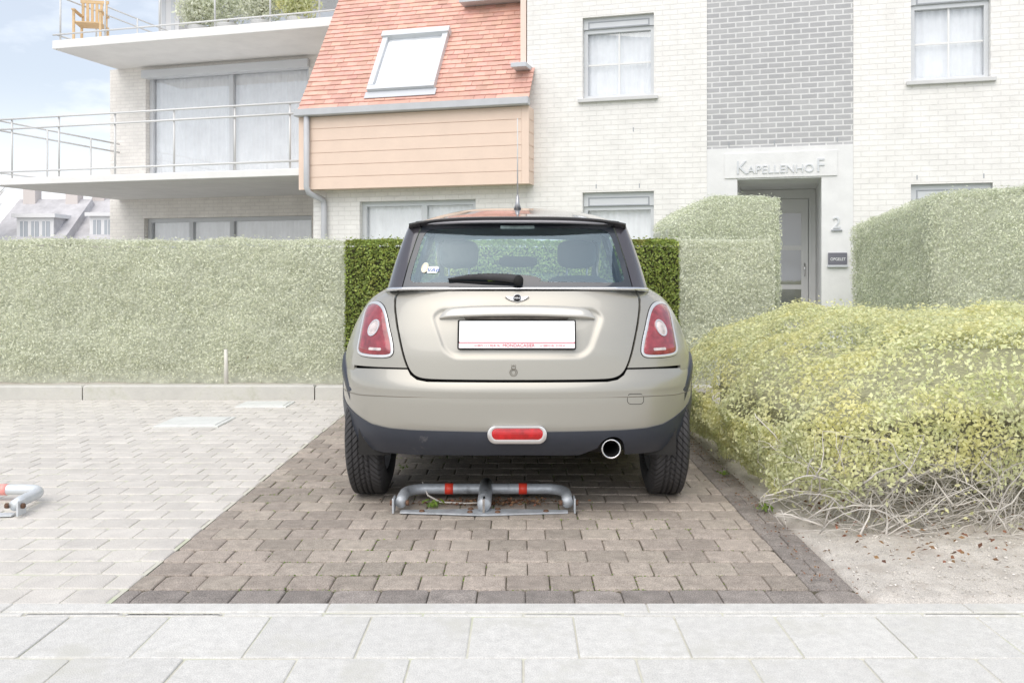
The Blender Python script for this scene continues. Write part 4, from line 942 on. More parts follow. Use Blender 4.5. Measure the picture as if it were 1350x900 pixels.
def plate_recess(x, z, y):
    # shallow recess round the number plate, cut into the tailgate
    if y > 1: return 0
    hw = .300+.075*min(1, max(0, (z-.66)/.20)); zc, hh, rr_ = .79, .108, .06
    dx, dz = abs(x)-hw+rr_, abs(z-zc)-hh+rr_; sd_ = math.hypot(max(dx, 0), max(dz, 0))+min(max(dx, dz), 0)-rr_
    k = min(1, max(0, -sd_/.020)); return .0085*k*k*(3-2*k)
SH = Surf(BW, [(.2, .03), (.45, .03), (.58, .035), (.70, .045), (.80, .065), (.88, .09), (.94, .115), (.985, .15), (1.02, .19)], FR, .62, 2.9, .15, 1.03, 3.0, .6, .024, plate_recess)
SQ = Surf(BW, [(.2, .03), (.45, .03), (.58, .035), (.70, .045), (.80, .065), (.88, .09), (.94, .115), (.985, .15), (1.02, .19)], FR, .62, 2.9, .15, 1.03, 3.0, .6, .016)
def bump_prof(x, z, y):
    if y > 1.4: return 0
    c = .0035*math.exp(-((z-.522-.006*(abs(x)/.7)**2*1)/.006)**2)       # styling crease
    return c
BB = [(.15, .74), (.25, .79), (.35, .812), (.45, .824), (.60, .826), (.66, .815), (.70, .80), (.8, .77)]
SBu = Surf(BB, [(.2, .10), (.27, .045), (.33, .012), (.40, .0), (.50, -.004), (.555, -.004), (.585, .006), (.61, .024), (.64, .045), (.70, .06)], FR, .62, 2.8, .15, .80, 3.0, .6, .008, bump_prof)
SLo = Surf([(a, b+.004) for a, b in BB], [(.2, .12), (.25, .075), (.29, .03), (.33, .004), (.37, -.006), (.45, -.006), (.7, .03)], FR, .62, 2.8, .15, .80, 3.0, .6, .008)
GW = [(.95, .60), (.985, .592), (1.1, .560), (1.2, .527), (1.28, .497), (1.34, .47)]
SG = Surf(GW, [(.95, .155), (.985, .160), (1.1, .205), (1.2, .255), (1.28, .31), (1.34, .36)], [(.95, 2.62), (1.0, 2.55), (1.1, 2.36), (1.2, 2.18), (1.29, 2.02), (1.34, 1.95)], .42, 4.2, .93, 1.36, 1.85, .4, .01)

def resample(pts, step, closed=True):
    o = []; n = len(pts)
    for i in range(n if closed else n-1):
        a = pts[i]; b = pts[(i+1) % n]; d = math.dist(a, b); k = max(1, int(math.ceil(d/step)))
        o += [(a[0]+(b[0]-a[0])*j/k, a[1]+(b[1]-a[1])*j/k) for j in range(k)]
    if not closed: o.append(pts[-1])
    return o
def smoothpoly(pts, it=2, closed=True):
    """Chaikin corner cutting; corners flagged by a third element True are kept"""
    for _ in range(it):
        o = []; n = len(pts)
        for i in range(n):
            p = pts[i]; a = pts[i-1]; b = pts[(i+1) % n]
            if len(p) > 2 and p[2]: o.append(p); continue
            o.append((p[0]*.75+a[0]*.25, p[1]*.75+a[1]*.25)); o.append((p[0]*.75+b[0]*.25, p[1]*.75+b[1]*.25))
        pts = o
    return [(p[0], p[1]) for p in pts]
def inside(P, poly):
    x, y = P[:, 0], P[:, 1]; c = np.zeros(len(P), bool); q = np.array(poly); n = len(q); j = n-1
    for i in range(n):
        xi, yi = q[i]; xj, yj = q[j]
        with np.errstate(divide='ignore', invalid='ignore'):
            t = ((yi > y) != (yj > y)) & (x < (xj-xi)*(y-yi)/(yj-yi+1e-12)+xi)
        c ^= t; j = i
    return c
def panel(name, srf, outline, m, parent, holes=(), off=0.0, thick=.010, step=.022, rim=True, crown=0.0, smooth=True):
    loops = [resample(outline, step*.6)]+[resample(h, step*.6) for h in holes]
    V = []; E = []
    for lp in loops: b = len(V); V += lp; E += [(b+i, b+(i+1) % len(lp)) for i in range(len(lp))]
    B = np.array(V); lo = B.min(0); hi = B.max(0)
    gx, gz = np.meshgrid(np.arange(lo[0]+step*.5, hi[0], step), np.arange(lo[1]+step*.5, hi[1], step)); G = np.stack([gx.ravel(), gz.ravel()], 1)
    if len(G):
        k = inside(G, loops[0])
        for h in loops[1:]: k &= ~inside(G, h)
        G = G[k]
        if len(G): dm = np.sqrt(((G[:, None, :]-B[None, :, :])**2).sum(2)).min(1) if len(G)*len(B) < 4e7 else np.ones(len(G)); G = G[dm > step*.38]
    allv = [Vector(p) for p in V]+[Vector((float(a), float(b))) for a, b in G]
    r = delaunay_2d_cdt(allv, E, [], 0, 1e-7); vv, ff = r[0], r[2]
    cen = np.array([((vv[f[0]].x+vv[f[1]].x+vv[f[2]].x)/3, (vv[f[0]].y+vv[f[1]].y+vv[f[2]].y)/3) for f in ff]); k = inside(cen, loops[0])
    for h in loops[1:]: k &= ~inside(cen, h)
    ff = [f for f, q in zip(ff, k) if q]
    pos = []
    BL = B
    for p in vv:
        n = srf.nrm(p.x, p.y); e = off
        if crown:
            dd = math.sqrt(((BL-np.array([p.x, p.y]))**2).sum(1).min()); e += crown*min(1, dd/.02)**.6
        pos.append(srf(p.x, p.y)+n*e)
    F_ = []
    for f in ff:
        a, b, c = (vv[i] for i in f)
        cr_ = (b-a).cross(c-a)
        if abs(cr_) < 1.5e-6: continue
        F_.append(tuple(f) if cr_ > 0 else tuple(f[::-1]))
    mb = MB(); mb.add(pos, F_, smooth)
    if rim:
        for lp in loops:
            q = []
            for p in lp: n = srf.nrm(p[0], p[1]); P0 = srf(p[0], p[1])+n*off; q.append((P0, P0-n*thick))
            L_ = len(q); v = [x for pr in q for x in pr]; mb.add(v, [(2*i, 2*i+1, (2*i+3) % (2*L_), (2*i+2) % (2*L_)) for i in range(L_)], True)
    return mb.build(name, m, parent)
def pxl(srf, pts): return [srf.px(p[0], p[1])+tuple(p[2:]) for p in pts]
CX = 682.5
def mirror(pts): return [(-p[0],)+tuple(p[1:]) for p in pts][::-1]
def sym(half):  # half outline given for the left (u<0) from top to bottom; returns closed outline counter-clockwise
    return half+mirror(half)
# --- inner dark shell (so gaps read dark and nothing shows through)
def shellgrid(srf, zs, off, us, m, name):
    P = [[srf(u, z)-srf.nrm(u, z)*off for u in us] for z in zs]; return MB().grid(P).build(name, m, car)
uf = SQ.sr*2+SQ.M
us_r = list(np.linspace(-SQ.sr-.02, SQ.sr+.02, 90))
shellgrid(SQ, np.linspace(.36, .985, 40), .045, us_r, 'gap', 'inner_shell')
# lower tailgate (half outline on the left, top -> bottom)
hl = [(529.5, 383.2, True), (524.3, 389), (522.6, 400), (523.6, 416), (527.0, 438), (532.2, 463), (537.4, 481), (543.5, 491.8), (552, 497.2), (566, 499.4), (620, 500.3), (CX, 500.6, True)]
HL = pxl(SH, hl); HL[-1] = (0, HL[-1][1], True); HL[0] = (HL[0][0], HL[0][1], True)
full = HL[:-1]+[(0, HL[-1][1])]+mirror(HL[:-1])
hatch_outline = smoothpoly(full, 2)
tailgate = panel('tailgate', SH, hatch_outline, 'paint', car, off=.0, thick=.014, step=.0085)
# quarter panels, each side: from the tailgate gap round the corner; includes lamp hole
lampo = [(494.3, 397.0), (487.0, 400.4), (481.5, 410.5), (477.2, 431), (473.0, 450), (471.0, 461.5), (474.0, 467.8), (484, 470.3), (500, 471.6), (513, 471), (518.4, 467), (519.2, 459), (516.0, 440), (511.2, 416), (507.5, 404.0), (501.7, 398.2)]
LO = smoothpoly(pxl(SQ, lampo), 2)
cenl = np.mean(np.array(LO), 0)
def shrink(pts, d):
    q = np.array(pts); c = q.mean(0); n = len(q); o = []
    for i in range(n):
        t = q[(i+1) % n]-q[i-1]; t /= np.linalg.norm(t)+1e-9; nn = np.array([-t[1], t[0]])
        if np.dot(c-q[i], nn) < 0: nn = -nn
        o.append(tuple(q[i]+nn*d))
    return o
qg = [(526.6, 383.2), (521.4, 389), (519.6, 400), (520.6, 416), (524.0, 438), (529.2, 463), (534.6, 481), (536.6, 484.6)]
QG = pxl(SQ, qg); zq = QG[-1][1]
WB = .305  # wheel arch radius
AX = .53; AZ = .305; AF = 3.0
US = lambda y: SQ.sr+(y-SQ.L)     # u of a point on the straight flank at car-y
def arch(ycen, r_, zc, zlim, a0, a1, n=20):
    p = []
    for k in range(n+1):
        a = R(a0+(a1-a0)*k/n); p.append((ycen+r_*math.cos(a), zc+r_*math.sin(a)))
    return p
def qtr(sign):
    # outline for positive side then flipped
    inner = [(-p[0], p[1]) for p in QG]                       # top -> bottom on +u side
    out_ = inner[::-1]                                          # bottom -> top
    zt_ = .978
    o_ = [(inner[-1][0], inner[-1][1]-.0)]
    uA = SQ.sr+(AX-SQ.L)                                        # axle u approx
    pts = [inner[-1], (.70, zq-.003), (uA-.33, zq-.004)]
    # over the arch
    pts += [(uA+.0+ .355*math.cos(R(a)), AZ+.355*math.sin(R(a))) for a in range(158, 0, -9) if AZ+.355*math.sin(R(a)) > .30]
    pts += [(uA+.37, .26), (US(1.02), .22), (US(1.02), zt_), (SQ.sr-.1, zt_), (.62, zt_+.003), (inner[0][0], inner[0][1])]
    pts += inner[1:-1]
    hole_ = [(-p[0], p[1]) for p in shrink(LO, .004)]
    if sign < 0: pts = [(-a, b) for a, b in pts][::-1]; hole_ = [(-a, b) for a, b in hole_]
    return panel('rear_quarter_panel', SQ, pts, 'paint', car, holes=[hole_], thick=.014, step=.018)
qp = {s_: qtr(s_) for s_ in (-1, 1)}
# doors and front wings
for s_ in (-1, 1):
    d_ = [(US(1.035), .25), (US(2.25), .25), (US(2.28), .5), (US(2.22), .978), (US(1.035), .978)]
    if s_ < 0: d_ = [(-a, b) for a, b in d_][::-1]
    dr_ = panel('side_door', SQ, d_, 'paint', car, thick=.014, step=.05)
    MB().tube([(s_*(.80), 1.20, .86), (s_*.835, 1.25, .865), (s_*.835, 1.38, .865), (s_*.80, 1.43, .86)], .010, 8).build('door_handle', 'chrome', dr_)
    uF = US(AF)
    f_ = [(US(2.265), .25), (uF-.37, .25)]+[(uF+.355*math.cos(R(a)), AZ+.355*math.sin(R(a))) for a in range(189, -10, -9)]+[(uF+.37, .24), (uf-.25, .26), (uf-.02, .30), (uf-.02, .80), (uf-.3, .84), (US(3.0), .90), (US(2.235), .965)]
    if s_ < 0: f_ = [(-a, b) for a, b in f_][::-1]
    panel('front_wing', SQ, f_, 'paint', car, thick=.014, step=.05)
    sk_ = MB(); sk_.box(s_*.80-.02, s_*.80+.02, .95, 2.6, .19, .27, .008); sk_.build('side_skirt', 'clad', car)
# bonnet / cowl
P = []
for i in range(14):
    y = 2.50+(3.62-2.50)*i/13; zc = .995-.16*(i/13)**1.8; hw = .76-.25*(i/13)**3
    P.append([(hw*(-1+2*j/16), y-.0+.10*(1-(abs(-1+2*j/16))**2)*(i/13), zc-.10*abs(-1+2*j/16)**3-.01) for j in range(17)])
MB().grid(P).build('bonnet', 'paint', car)
# shoulder shelf under glass at the sides
for s_ in (-1, 1):
    P = []
    for y in np.linspace(.45, 2.6, 12):
        P.append([(s_*(.56+(.618-.56)*k/4), y, .990-.010*(k/4)**2) for k in range(5)])
    if s_ < 0: P = [r_[::-1] for r_ in P]
    MB().grid(P).build('shoulder', 'paint', car)

# --- bumper
bt = [(461.2, 484.8, True), (470, 485.0), (500, 485.8), (537.2, 486.9), (541, 494.2), (549.5, 500.6), (563, 503.3), (620, 504.0), (CX, 504.2, True)]
BT = pxl(SBu, bt)
bb = [(CX, 571.2), (642, 570.2), (590, 569.2), (540, 567.6), (512, 565), (490, 559.6), (475, 550.5), (466, 538), (462.8, 520)]
Bb = pxl(SBu, bb)
uE = 1.02
Bb = [(0, Bb[0][1])]+Bb[1:-2]+[(-.80, .437), (-.885, .465), (-.965, .505), (-1.0, .55)]
BT[0] = (-uE, BT[0][1], True)
half = [BT[0]]+[b for b in BT[1:-1]]+[(0, BT[-1][1])]
topL = [(a[0], a[1]) for a in half]
botL = Bb[::-1]      # left-bottom ... centre
outl = topL+mirror(topL[:-1])+mirror(botL)[1:] if False else None
top_all = topL+[(-a, b) for a, b in topL[:-1][::-1]]              # left -> right along top
bot_all = [(a, b) for a, b in Bb]                                   # centre -> left bottom
bot_r = [(-a, b) for a, b in Bb[::-1]][:-1]                         # right -> towards centre
bumper_out = top_all+bot_r+bot_all
bumper = panel('bumper', SBu, bumper_out[::-1], 'paint', car, step=.0125, thick=.014)
# crease line as thin groove strip
def strip(name, srf, pts, wd, off, m, parent, th=.003, n=6, closed=False):
    q = resample(pts, .02, closed); mb = MB(); P = [srf(a, b)+srf.nrm(a, b)*off for a, b in q]
    mb.tube(P, wd/2, n, closed); return mb.build(name, m, parent)
M['crease'] = mat('crease', (.20, .18, .145), .5, metal=.3)
cl = [SBu.px(x, y) for x, y in ((474, 519.9), (500, 521.6), (560, 523.6), (620, 524.5), (CX, 524.8))]
cl = [(-uE+.03, cl[0][1]+.003)]+cl[:-1]+[(0, cl[-1][1])]; cl = cl+[(-a, b) for a, b in cl[:-1][::-1]]
strip('styling_crease', SBu, cl, .0040, .0004, 'crease', bumper)
# tow eye cover outline
tx = [SBu.px(x, y) for x, y in rbox_outline(827, 848.5, 519, 532.5, 5)]
strip('tow_eye_cover', SBu, tx, .0022, .0002, 'gap', bumper, closed=True)
# --- lower cladding
lt_ = [(a, b+.0) for a, b in Bb]   # same curve, overlaps behind bumper
cb_ = [(CX, 600.0), (600, 600), (540, 599), (505, 596), (486, 590.5), (470, 578), (461, 560)]
Cb = pxl(SLo, cb_); uO = 1.03
Cb = [(0, Cb[0][1])]+Cb[1:-2]+[(-.78, .292), (-.86, .322), (-.93, .362), (-.98, .41)]
ex_u, ex_z = SLo.px(805.6, 591.0)
# left half bottom -> right half bottom with exhaust cut-out
left_b = Cb[::-1]; right_b = [(-a, b) for a, b in Cb[1:]]
notch = []
rb_ = []
for a, b in right_b:
    if abs(a-ex_u) < .062: continue
    rb_.append((a, b))
notch = [(ex_u+.062*math.cos(R(t)), ex_z-.012+.066*math.sin(R(t))) for t in range(165, 10, -12)]
rb_ = sorted(rb_+notch, key=lambda p: p[0])
top_c = [(a, b+.004) for a, b in Bb]
lowc = left_b+rb_+[(uO, .47), (uO, .60), (uO-.02, .60)]+[(-a, b) for a, b in top_c[::-1]][:-1]+top_c+[(-uO+.02, .60), (-uO, .60), (-uO, .47)]
clad = panel('lower_cladding', SLo, lowc, 'clad', car, step=.016, thick=.05, off=-.001)
# wheel-arch cladding
for s_ in (-1, 1):
    for (yc, nm) in ((AX, 'r'), (AF, 'f')):
        mb = MB(); P = []
        for a in np.linspace(-12, 150 if yc == AX else 192, 42):
            ca_, sa_ = math.cos(R(a)), math.sin(R(a)); row_ = []
            fl = .010
            for (rr, xo) in ((.318, -.06), (.318, fl-.006), (.332, fl+.002), (.368, fl+.001), (.376, -.02)):
                zz = AZ+rr*sa_; yy = yc+rr*ca_
                zq_ = min(max(zz, .2), .68); W_ = SQ.W(zq_)
                if yc == AX and yy < SQ.L: W_ *= float(np.interp((yy-SQ.r(zq_))/(SQ.L-SQ.r(zq_)), SQ.yn, SQ.xn))
                if yc == AF and yy > 3.15: W_ -= .25*(yy-3.15)**1.3
                row_.append((s_*(W_+xo), yy, zz))
            P.append(row_ if s_ < 0 else row_[::-1])
        mb.grid(P).build('wheel_arch_cladding', 'clad', car)
# --- tail lamps
for s_ in (-1, 1):
    L0 = [(s_*-1*p[0]*1.0, p[1]) for p in LO] if s_ > 0 else LO
    if s_ > 0: L0 = L0[::-1]
    L1 = shrink(L0, .0125)
    lamp = panel('tail_lamp', SQ, L1, 'lens_red', car, off=.003, thick=.02, step=.010, crown=.006)
    panel('lamp_bezel', SQ, L0, 'satin', lamp, holes=[shrink(L0, .0118)], off=.004, thick=.018, step=.006, crown=.004)
    cu_, cz_ = SQ.px(494.7, 432.9); cu_ = abs(cu_)*s_
    circ = lambda r_, n=28: [(cu_+r_*math.cos(2*math.pi*k/n), cz_+r_*1.06*math.sin(2*math.pi*k/n)) for k in range(n)]
    panel('indicator_lens', SQ, circ(.028), 'lens_clear', lamp, off=.011, thick=.01, step=.006, crown=.004)
    panel('indicator_ring', SQ, circ(.0335), 'satin', lamp, holes=[circ(.028)], off=.014, thick=.012, step=.005)
    ru, rz_ = SQ.px(495.6, 460.3); ru = abs(ru)*s_
    panel('reversing_lens', SQ, [(ru+a, rz_+b) for a, b in rbox_outline(-.036, .036, -.0055, .0055, .005, 4)], 'lens_clear', lamp, off=.010, thick=.006, step=.006)
    strip('lamp_seal', SQ, shrink(L0, -.0015), .003, .0005, 'gap', lamp, closed=True)
# --- fog lamp
fo = [SLo.px(x, y) for x, y in rbox_outline(643, 720.5, 560.2, 581.8, 10.7, 8)]
fi = [SLo.px(x, y) for x, y in rbox_outline(648.5, 715.5, 563.2, 577.0, 6.8, 8)]
fog = panel('fog_lamp', SLo, fi[::-1] if False else fi, 'lens_fog', car, off=.018, thick=.02, step=.008, crown=.004)
panel('fog_lamp_bezel', SLo, fo, 'satin', fog, holes=[fi], off=.020, thick=.035, step=.006, crown=.004)
strip('fog_lamp_seal', SLo, fo, .003, .014, 'gap', fog, closed=True)
# --- exhaust
pe = SLo(ex_u, ex_z)
ex = MB(); exz = pe.z; ex.lathe([(-.012, .0335), (-.020, .036), (-.022, .039), (-.018, .0425), (.0, .0435), (.12, .043), (.22, .042)], 'y', 40, (pe.x, pe.y+.012, exz))
exo = ex.build('exhaust_pipe', 'chrome', car)
MB().lathe([(-.012, .0336), (.2, .033), (.21, .0)], 'y', 32, (pe.x, pe.y+.012, exz)).build('exhaust_inside', 'gap', exo)
MB().tube([(pe.x, .35, exz), (pe.x-.03, .5, exz+.02), (.0, .75, .26), (0, 1.4, .24)], .03, 10).build('exhaust_run', 'axle', exo)
MB().tube([(pe.x-.12, .30, .30), (pe.x+.0, .33, .29), (pe.x+.06, .35, .29)], .06, 12).build('silencer', 'under', car)

# --- number plate, garnish, emblem
def flatpanel(name, cx_, z0, hw, hh, yoff, th, m, parent, rad=.004):
    """a plate standing against the tailgate, tilted with it"""
    o_ = rbox_outline(-hw, hw, -hh, hh, rad, 3); n = len(o_); v = [(x, -th, z) for x, z in o_]+[(x, 0, z) for x, z in o_]
    mb = MB(); mb.add(v, [tuple(range(n)), tuple(range(n, 2*n))[::-1]]+[(i, i+n, (i+1) % n+n, (i+1) % n) for i in range(n)])
    ob_ = mb.build(name, m, parent); ob_.location = (cx_, yoff, z0); return ob_
zp0 = SH.px(681, 461.3)[1]; zp1 = SH.px(681, 421.3)[1]; pyy = SH(0, (zp0+zp1)/2).y-.006
tilt = -math.atan2(SH(0, zp1).y-SH(0, zp0).y, zp1-zp0)
px2x = lambda p, y: (p-VX)*(YR+y)/F-XC
pw = (px2x(759.3, pyy)-px2x(603.3, pyy))/2; pc = (px2x(759.3, pyy)+px2x(603.3, pyy))/2; phh = (zp1-zp0)/2
hold = bpy.data.objects.new('number_plate', None)
pf = flatpanel('number_plate', pc, (zp0+zp1)/2, pw, phh, pyy, .010, 'gap', car, .007); pf.rotation_euler = (tilt, 0, R(-.3))
def sub(name, x0, x1, z0, z1, y, th, m, rad=.003):
    o_ = rbox_outline(x0, x1, z0, z1, rad, 3); n = len(o_); v = [(x, y-th, z) for x, z in o_]+[(x, y, z) for x, z in o_]
    mb = MB(); mb.add(v, [tuple(range(n)), tuple(range(n, 2*n))[::-1]]+[(i, i+n, (i+1) % n+n, (i+1) % n) for i in range(n)]); return mb.build(name, m, pf)
sub('plate_face', -pw+.008, pw-.006, -phh+.031, phh-.006, -.0105, .002, 'plate')
sub('dealer_strip', -pw+.007, pw-.006, -phh+.005, -phh+.0265, -.0105, .003, 'strip')
sub('strip_line', -pw+.008, pw-.006, -phh+.0267, -phh+.0305, -.0105, .003, 'redtext', .001)
tz = -phh+.0105
text_obj('dealer_text', 'MONDACASIER', .0185, 'redtext', pf, (0.008, -.0145, tz), ext=.0004, sx=1.06)
text_obj('dealer_text', 'H 0971 11 1.90.81.9L', .0125, 'redtext', pf, (-.125, -.0145, tz+.001), ext=.0003, sx=1.0)
text_obj('dealer_text', 'c/ 20012 0L  3110 H', .0125, 'redtext', pf, (.152, -.0145, tz+.001), ext=.0003, sx=1.0)
# tailgate grip: bulging painted bar
gtop = [(578.6, 419.2), (581.5, 413.5), (587, 408.2), (598, 404.9), (620, 403.2), (650, 402.5), (681, 402.3), (712, 402.5), (745, 403.4), (765, 405.2), (776, 408.6), (782, 413.8), (785, 419.8)]
gbot = [(785, 420.6), (760, 419.6), (720, 418.0), (681, 417.4), (640, 417.9), (605, 419.2), (578.6, 420.2)]
GT = [SQ.px(*p) for p in gtop]; GB = [SQ.px(*p) for p in gbot][::-1]
P = []; nS = 60
def along(pts, t):
    q = np.array(pts); d = np.concatenate([[0], np.cumsum(np.abs(np.diff(q[:, 0])))]); d /= d[-1]; return float(np.interp(t, d, q[:, 0])), float(np.interp(t, d, q[:, 1]))
for i in range(nS+1):
    t = i/nS; a = along(GT, t); b = along(GB, t); row_ = []; bul = .022*min(1, (1-abs(2*t-1))*7)**.6
    for k, (f_, o_) in enumerate(((0, .0), (.06, .35), (.25, .72), (.55, .95), (.85, 1.0), (.98, .9), (1.0, .3), (1.0, -.5))):
        u_ = a[0]+(b[0]-a[0])*f_; z_ = a[1]+(b[1]-a[1])*f_; p_ = SQ(u_, z_)+SQ.nrm(u_, z_)*(.001+bul*o_); row_.append(p_)
    P.append(row_)
MB().grid(P[::-1]).build('tailgate_grip', 'garnish', tailgate)
# shadow pocket under the grip (number plate lamps housing)
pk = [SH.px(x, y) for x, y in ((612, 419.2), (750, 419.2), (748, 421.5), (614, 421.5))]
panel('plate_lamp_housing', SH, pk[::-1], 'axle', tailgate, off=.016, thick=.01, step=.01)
# emblem: winged round badge
def badge():
    c = SH.px(CX-.8, 393.3); r_ = .0185
    ce = SH(*c); nn = SH.nrm(*c); y_ = ce.y-.004
    wing = [(-.053, .009), (-.018, .006), (.018, .006), (.053, .009), (.046, .003), (.038, -.004), (.028, -.010), (.017, -.014), (.0, -.018), (-.017, -.014), (-.028, -.010), (-.038, -.004), (-.046, .003)]
    mb = MB(); n = len(wing); v = [(x, -.003, z) for x, z in wing]+[(x, .002, z) for x, z in wing]; mb.add(v, [tuple(range(n))[::-1], tuple(range(n, 2*n))]+[(i, (i+1) % n, (i+1) % n+n, i+n) for i in range(n)])
    bg_ = mb.build('winged_badge', 'satin', tailgate); bg_.location = (ce.x, y_, ce.z); bg_.rotation_euler = (tilt*1.3, 0, 0)
    MB().lathe([(-.006, 0), (-.006, .0172), (-.004, .0188), (0, .019)], 'y', 32).build('badge_rim', 'chrome', bg_)
    MB().lathe([(-.0068, 0), (-.0066, .0158), (-.005, .0165)], 'y', 32).build('badge_disc', 'gap', bg_)
    text_obj('badge_text', 'MINI', .0115, 'white', bg_, (0, -.0075, -.004), ext=.0004, sx=1.2)
    wl = MB()
    for s_ in (-1, 1):
        wl.tube([(s_*.051, -.004, .008), (s_*.040, -.0045, -.002), (s_*.028, -.0045, -.0085), (s_*.016, -.0045, -.0125), (0, -.0045, -.017)], .0010, 5)
    wl.build('badge_outline', 'gap', bg_)
badge()
# small embossed crown-and-ring sticker
c = SH.px(677, 489.5); ce = SH(*c); em = MB()
ring_ = lambda r_, dz: [(ce.x+r_*math.cos(t), ce.y-.002, ce.z+dz+r_*math.sin(t)) for t in np.linspace(0, 2*math.pi, 24, endpoint=False)]
em.tube(ring_(.0155, -.004), .0016, 5, True); em.tube(ring_(.0095, -.004), .0011, 5, True); em.tube(ring_(.0085, .015), .0013, 5, True)
for dx in (-.006, 0, .006): em.tube([(ce.x+dx, ce.y-.002, ce.z+.021), (ce.x+dx*1.3, ce.y-.002, ce.z+.029)], .001, 5)
em.build('crown_sticker', 'crease', tailgate)

# --- chrome belt line
uu = np.linspace(-SG.sr-.10, SG.sr+.10, 90)
zz0 = SG.px(CX, 382.4)[1]; zz1 = SG.px(CX, 378.6)[1]
def belt(u_, z_, o_):
    k = max(0, abs(u_)-.55)/.3; return SG(u_, z_-.006*k**2)+SG.nrm(u_, z_)*o_
MB().grid([[belt(u_, z_, o_) for z_, o_ in ((zz0, -.012), (zz0+.0004, .007), ((zz0+zz1)/2, .0095), (zz1-.0004, .007), (zz1, -.003))] for u_ in uu]).build('belt_trim', 'chrome', car)
# --- greenhouse
zB = 0.984
def gpx(x, y): return SG.px(x, y)
zgl = SG.px(CX, 378.4)[1]; zgt = SG.px(CX, 295.5)[1]
frit_o = [gpx(x, y) for x, y in ((531.2, 378.2), (536.5, 358), (543.5, 335), (550.5, 314), (557.0, 297.5))]
fr = frit_o+[(0, SG.px(CX, 295.0)[1])]+[(-a, b) for a, b in frit_o[::-1]]; fr[0] = (fr[0][0], zgl-.012); fr[-1] = (fr[-1][0], zgl-.012)
clear = [gpx(x, y)for x, y in ((541.0, 366), (545.6, 350), (551, 333), (556.5, 316), (561.0, 306.8), (568.5, 302.5), (590, 301.2), (630, 300.4), (CX, 300.2))]
clr = clear[:-1]+[(0, clear[-1][1])]+[(-a, b) for a, b in clear[:-1][::-1]]
bot = [gpx(x, y) for x, y in ((541.6, 370), (546.5, 372.6), (600, 372.0), (655, 371.4))]
bottom = [(-a, b) for a, b in bot]+[gpx(x, y) for x, y in ((716, 368.5), (704, 363.6), (682.5, 361.8), (661, 363.6), (649, 368.5))]+bot[::-1]
clear_o = (clr+bottom)
MOD = clear_o[::-1]
MOD = smoothpoly(MOD, 1)
hatchglass = panel('rear_window_border', SG, fr[::-1], 'frit', car, holes=[MOD], thick=.004, step=.016)
panel('rear_window_pane', SG, MOD, 'carglass', hatchglass, off=-.0015, thick=.002, step=.03, rim=False)
# pillars
GL = [gpx(x, y) for x, y in ((529.8, 378.4), (535.2, 358), (542.2, 335), (549.2, 314), (555.6, 297.5))]
sg_r = SG.sr
for s_ in (-1, 1):
    inn = [(abs(a), b) for a, b in GL]; inn[0] = (inn[0][0], zB-.012)
    uo = sg_r+.16
    o_ = [(inn[0][0], inn[0][1]), (uo+.10, zB-.012), (uo, 1.285)]+inn[::-1][:-1]
    if s_ < 0: o_ = [(-a, b) for a, b in o_][::-1]
    panel('rear_pillar', SG, o_, 'pillar', car, thick=.012, step=.02, off=.001)
    # side window, front pillar
    b0, b1 = uo+.11, sg_r+(1.85-SG.L)+.05
    o_ = [(b0, zB+.004), (b1+.30, zB+.004), (b1, 1.285), (uo+.012, 1.285)]
    if s_ < 0: o_ = [(-a, b) for a, b in o_][::-1]
    panel('side_window', SG, o_, 'carglass', car, thick=.004, step=.06, off=-.003)
    MB().tube([SG(s_*(b1+.31), zB+.01), SG(s_*(b1+.02), 1.28)], .028, 8).build('front_pillar', 'black_gloss', car)
    MB().tube([SG(s_*(b0+.75), zB+.01)*1.0, SG(s_*(b0+.73), 1.28)], .024, 8).build('centre_pillar', 'black_gloss', car)
    # thin moulding on the outer pillar edge
ufg = SG.sr*2+SG.M
o_ = [(ufg-.62, 1.0), (ufg+.0, 1.0), (ufg, 1.28), (ufg-.55, 1.28)]
for s_ in (-1, 1):
    q = o_ if s_ > 0 else [(-a, b) for a, b in o_][::-1]
    panel('windscreen', SG, q, 'carglass', car, thick=.003, step=.06, rim=False)
# --- roof skin
def roofp(a, y):
    zc = float(np.interp(y, [.24, .32, .5, .8, 1.2, 1.6, 2.0, 2.12], [1.300, 1.316, 1.346, 1.378, 1.394, 1.380, 1.33, 1.30]))
    hw = float(np.interp(y, [.24, .40, .8, 1.6, 2.12], [.492, .508, .525, .52, .49]))
    yo = y+(.060*abs(a)**3.5 if y < .5 else .060*abs(a)**3.5*max(0, (.9-y)/.4))
    zedge = 1.272
    return Vector((hw*a*(1-.0*abs(a)), yo, zc-(zc-zedge)*(abs(a)**3.4)))
ys = np.concatenate([np.linspace(.24, .5, 12), np.linspace(.56, 2.12, 24)]); aa = np.sin(np.linspace(-math.pi/2, math.pi/2, 61))
top = [[roofp(a, y) for a in aa] for y in ys]
rf = MB(); rf.grid(top); 
rf.grid([[p-Vector((0, -.02 if i == 0 else 0, .022)) for p in r_][::-1] for i, r_ in enumerate(top)])
# trailing edge lip
rf.grid([[p for p in top[0]], [p+Vector((0, -.004, -.005)) for p in top[0]], [p+Vector((0, .004, -.011)) for p in top[0]], [p+Vector((0, .02, -.022)) for p in top[0]]][::-1])
for e in (0, -1): rf.grid([[r_[e] for r_ in top], [r_[e]-Vector((0, 0, .022)) for r_ in top]] if e == 0 else [[r_[e]-Vector((0, 0, .022)) for r_ in top], [r_[e] for r_ in top]])
rfo = rf.build('roof', 'black_gloss', car)
MB().grid([[p-Vector((0, 0, .03)) for p in r_[3:-3]] for r_ in top[6:]]).build('headliner', 'headliner', car)
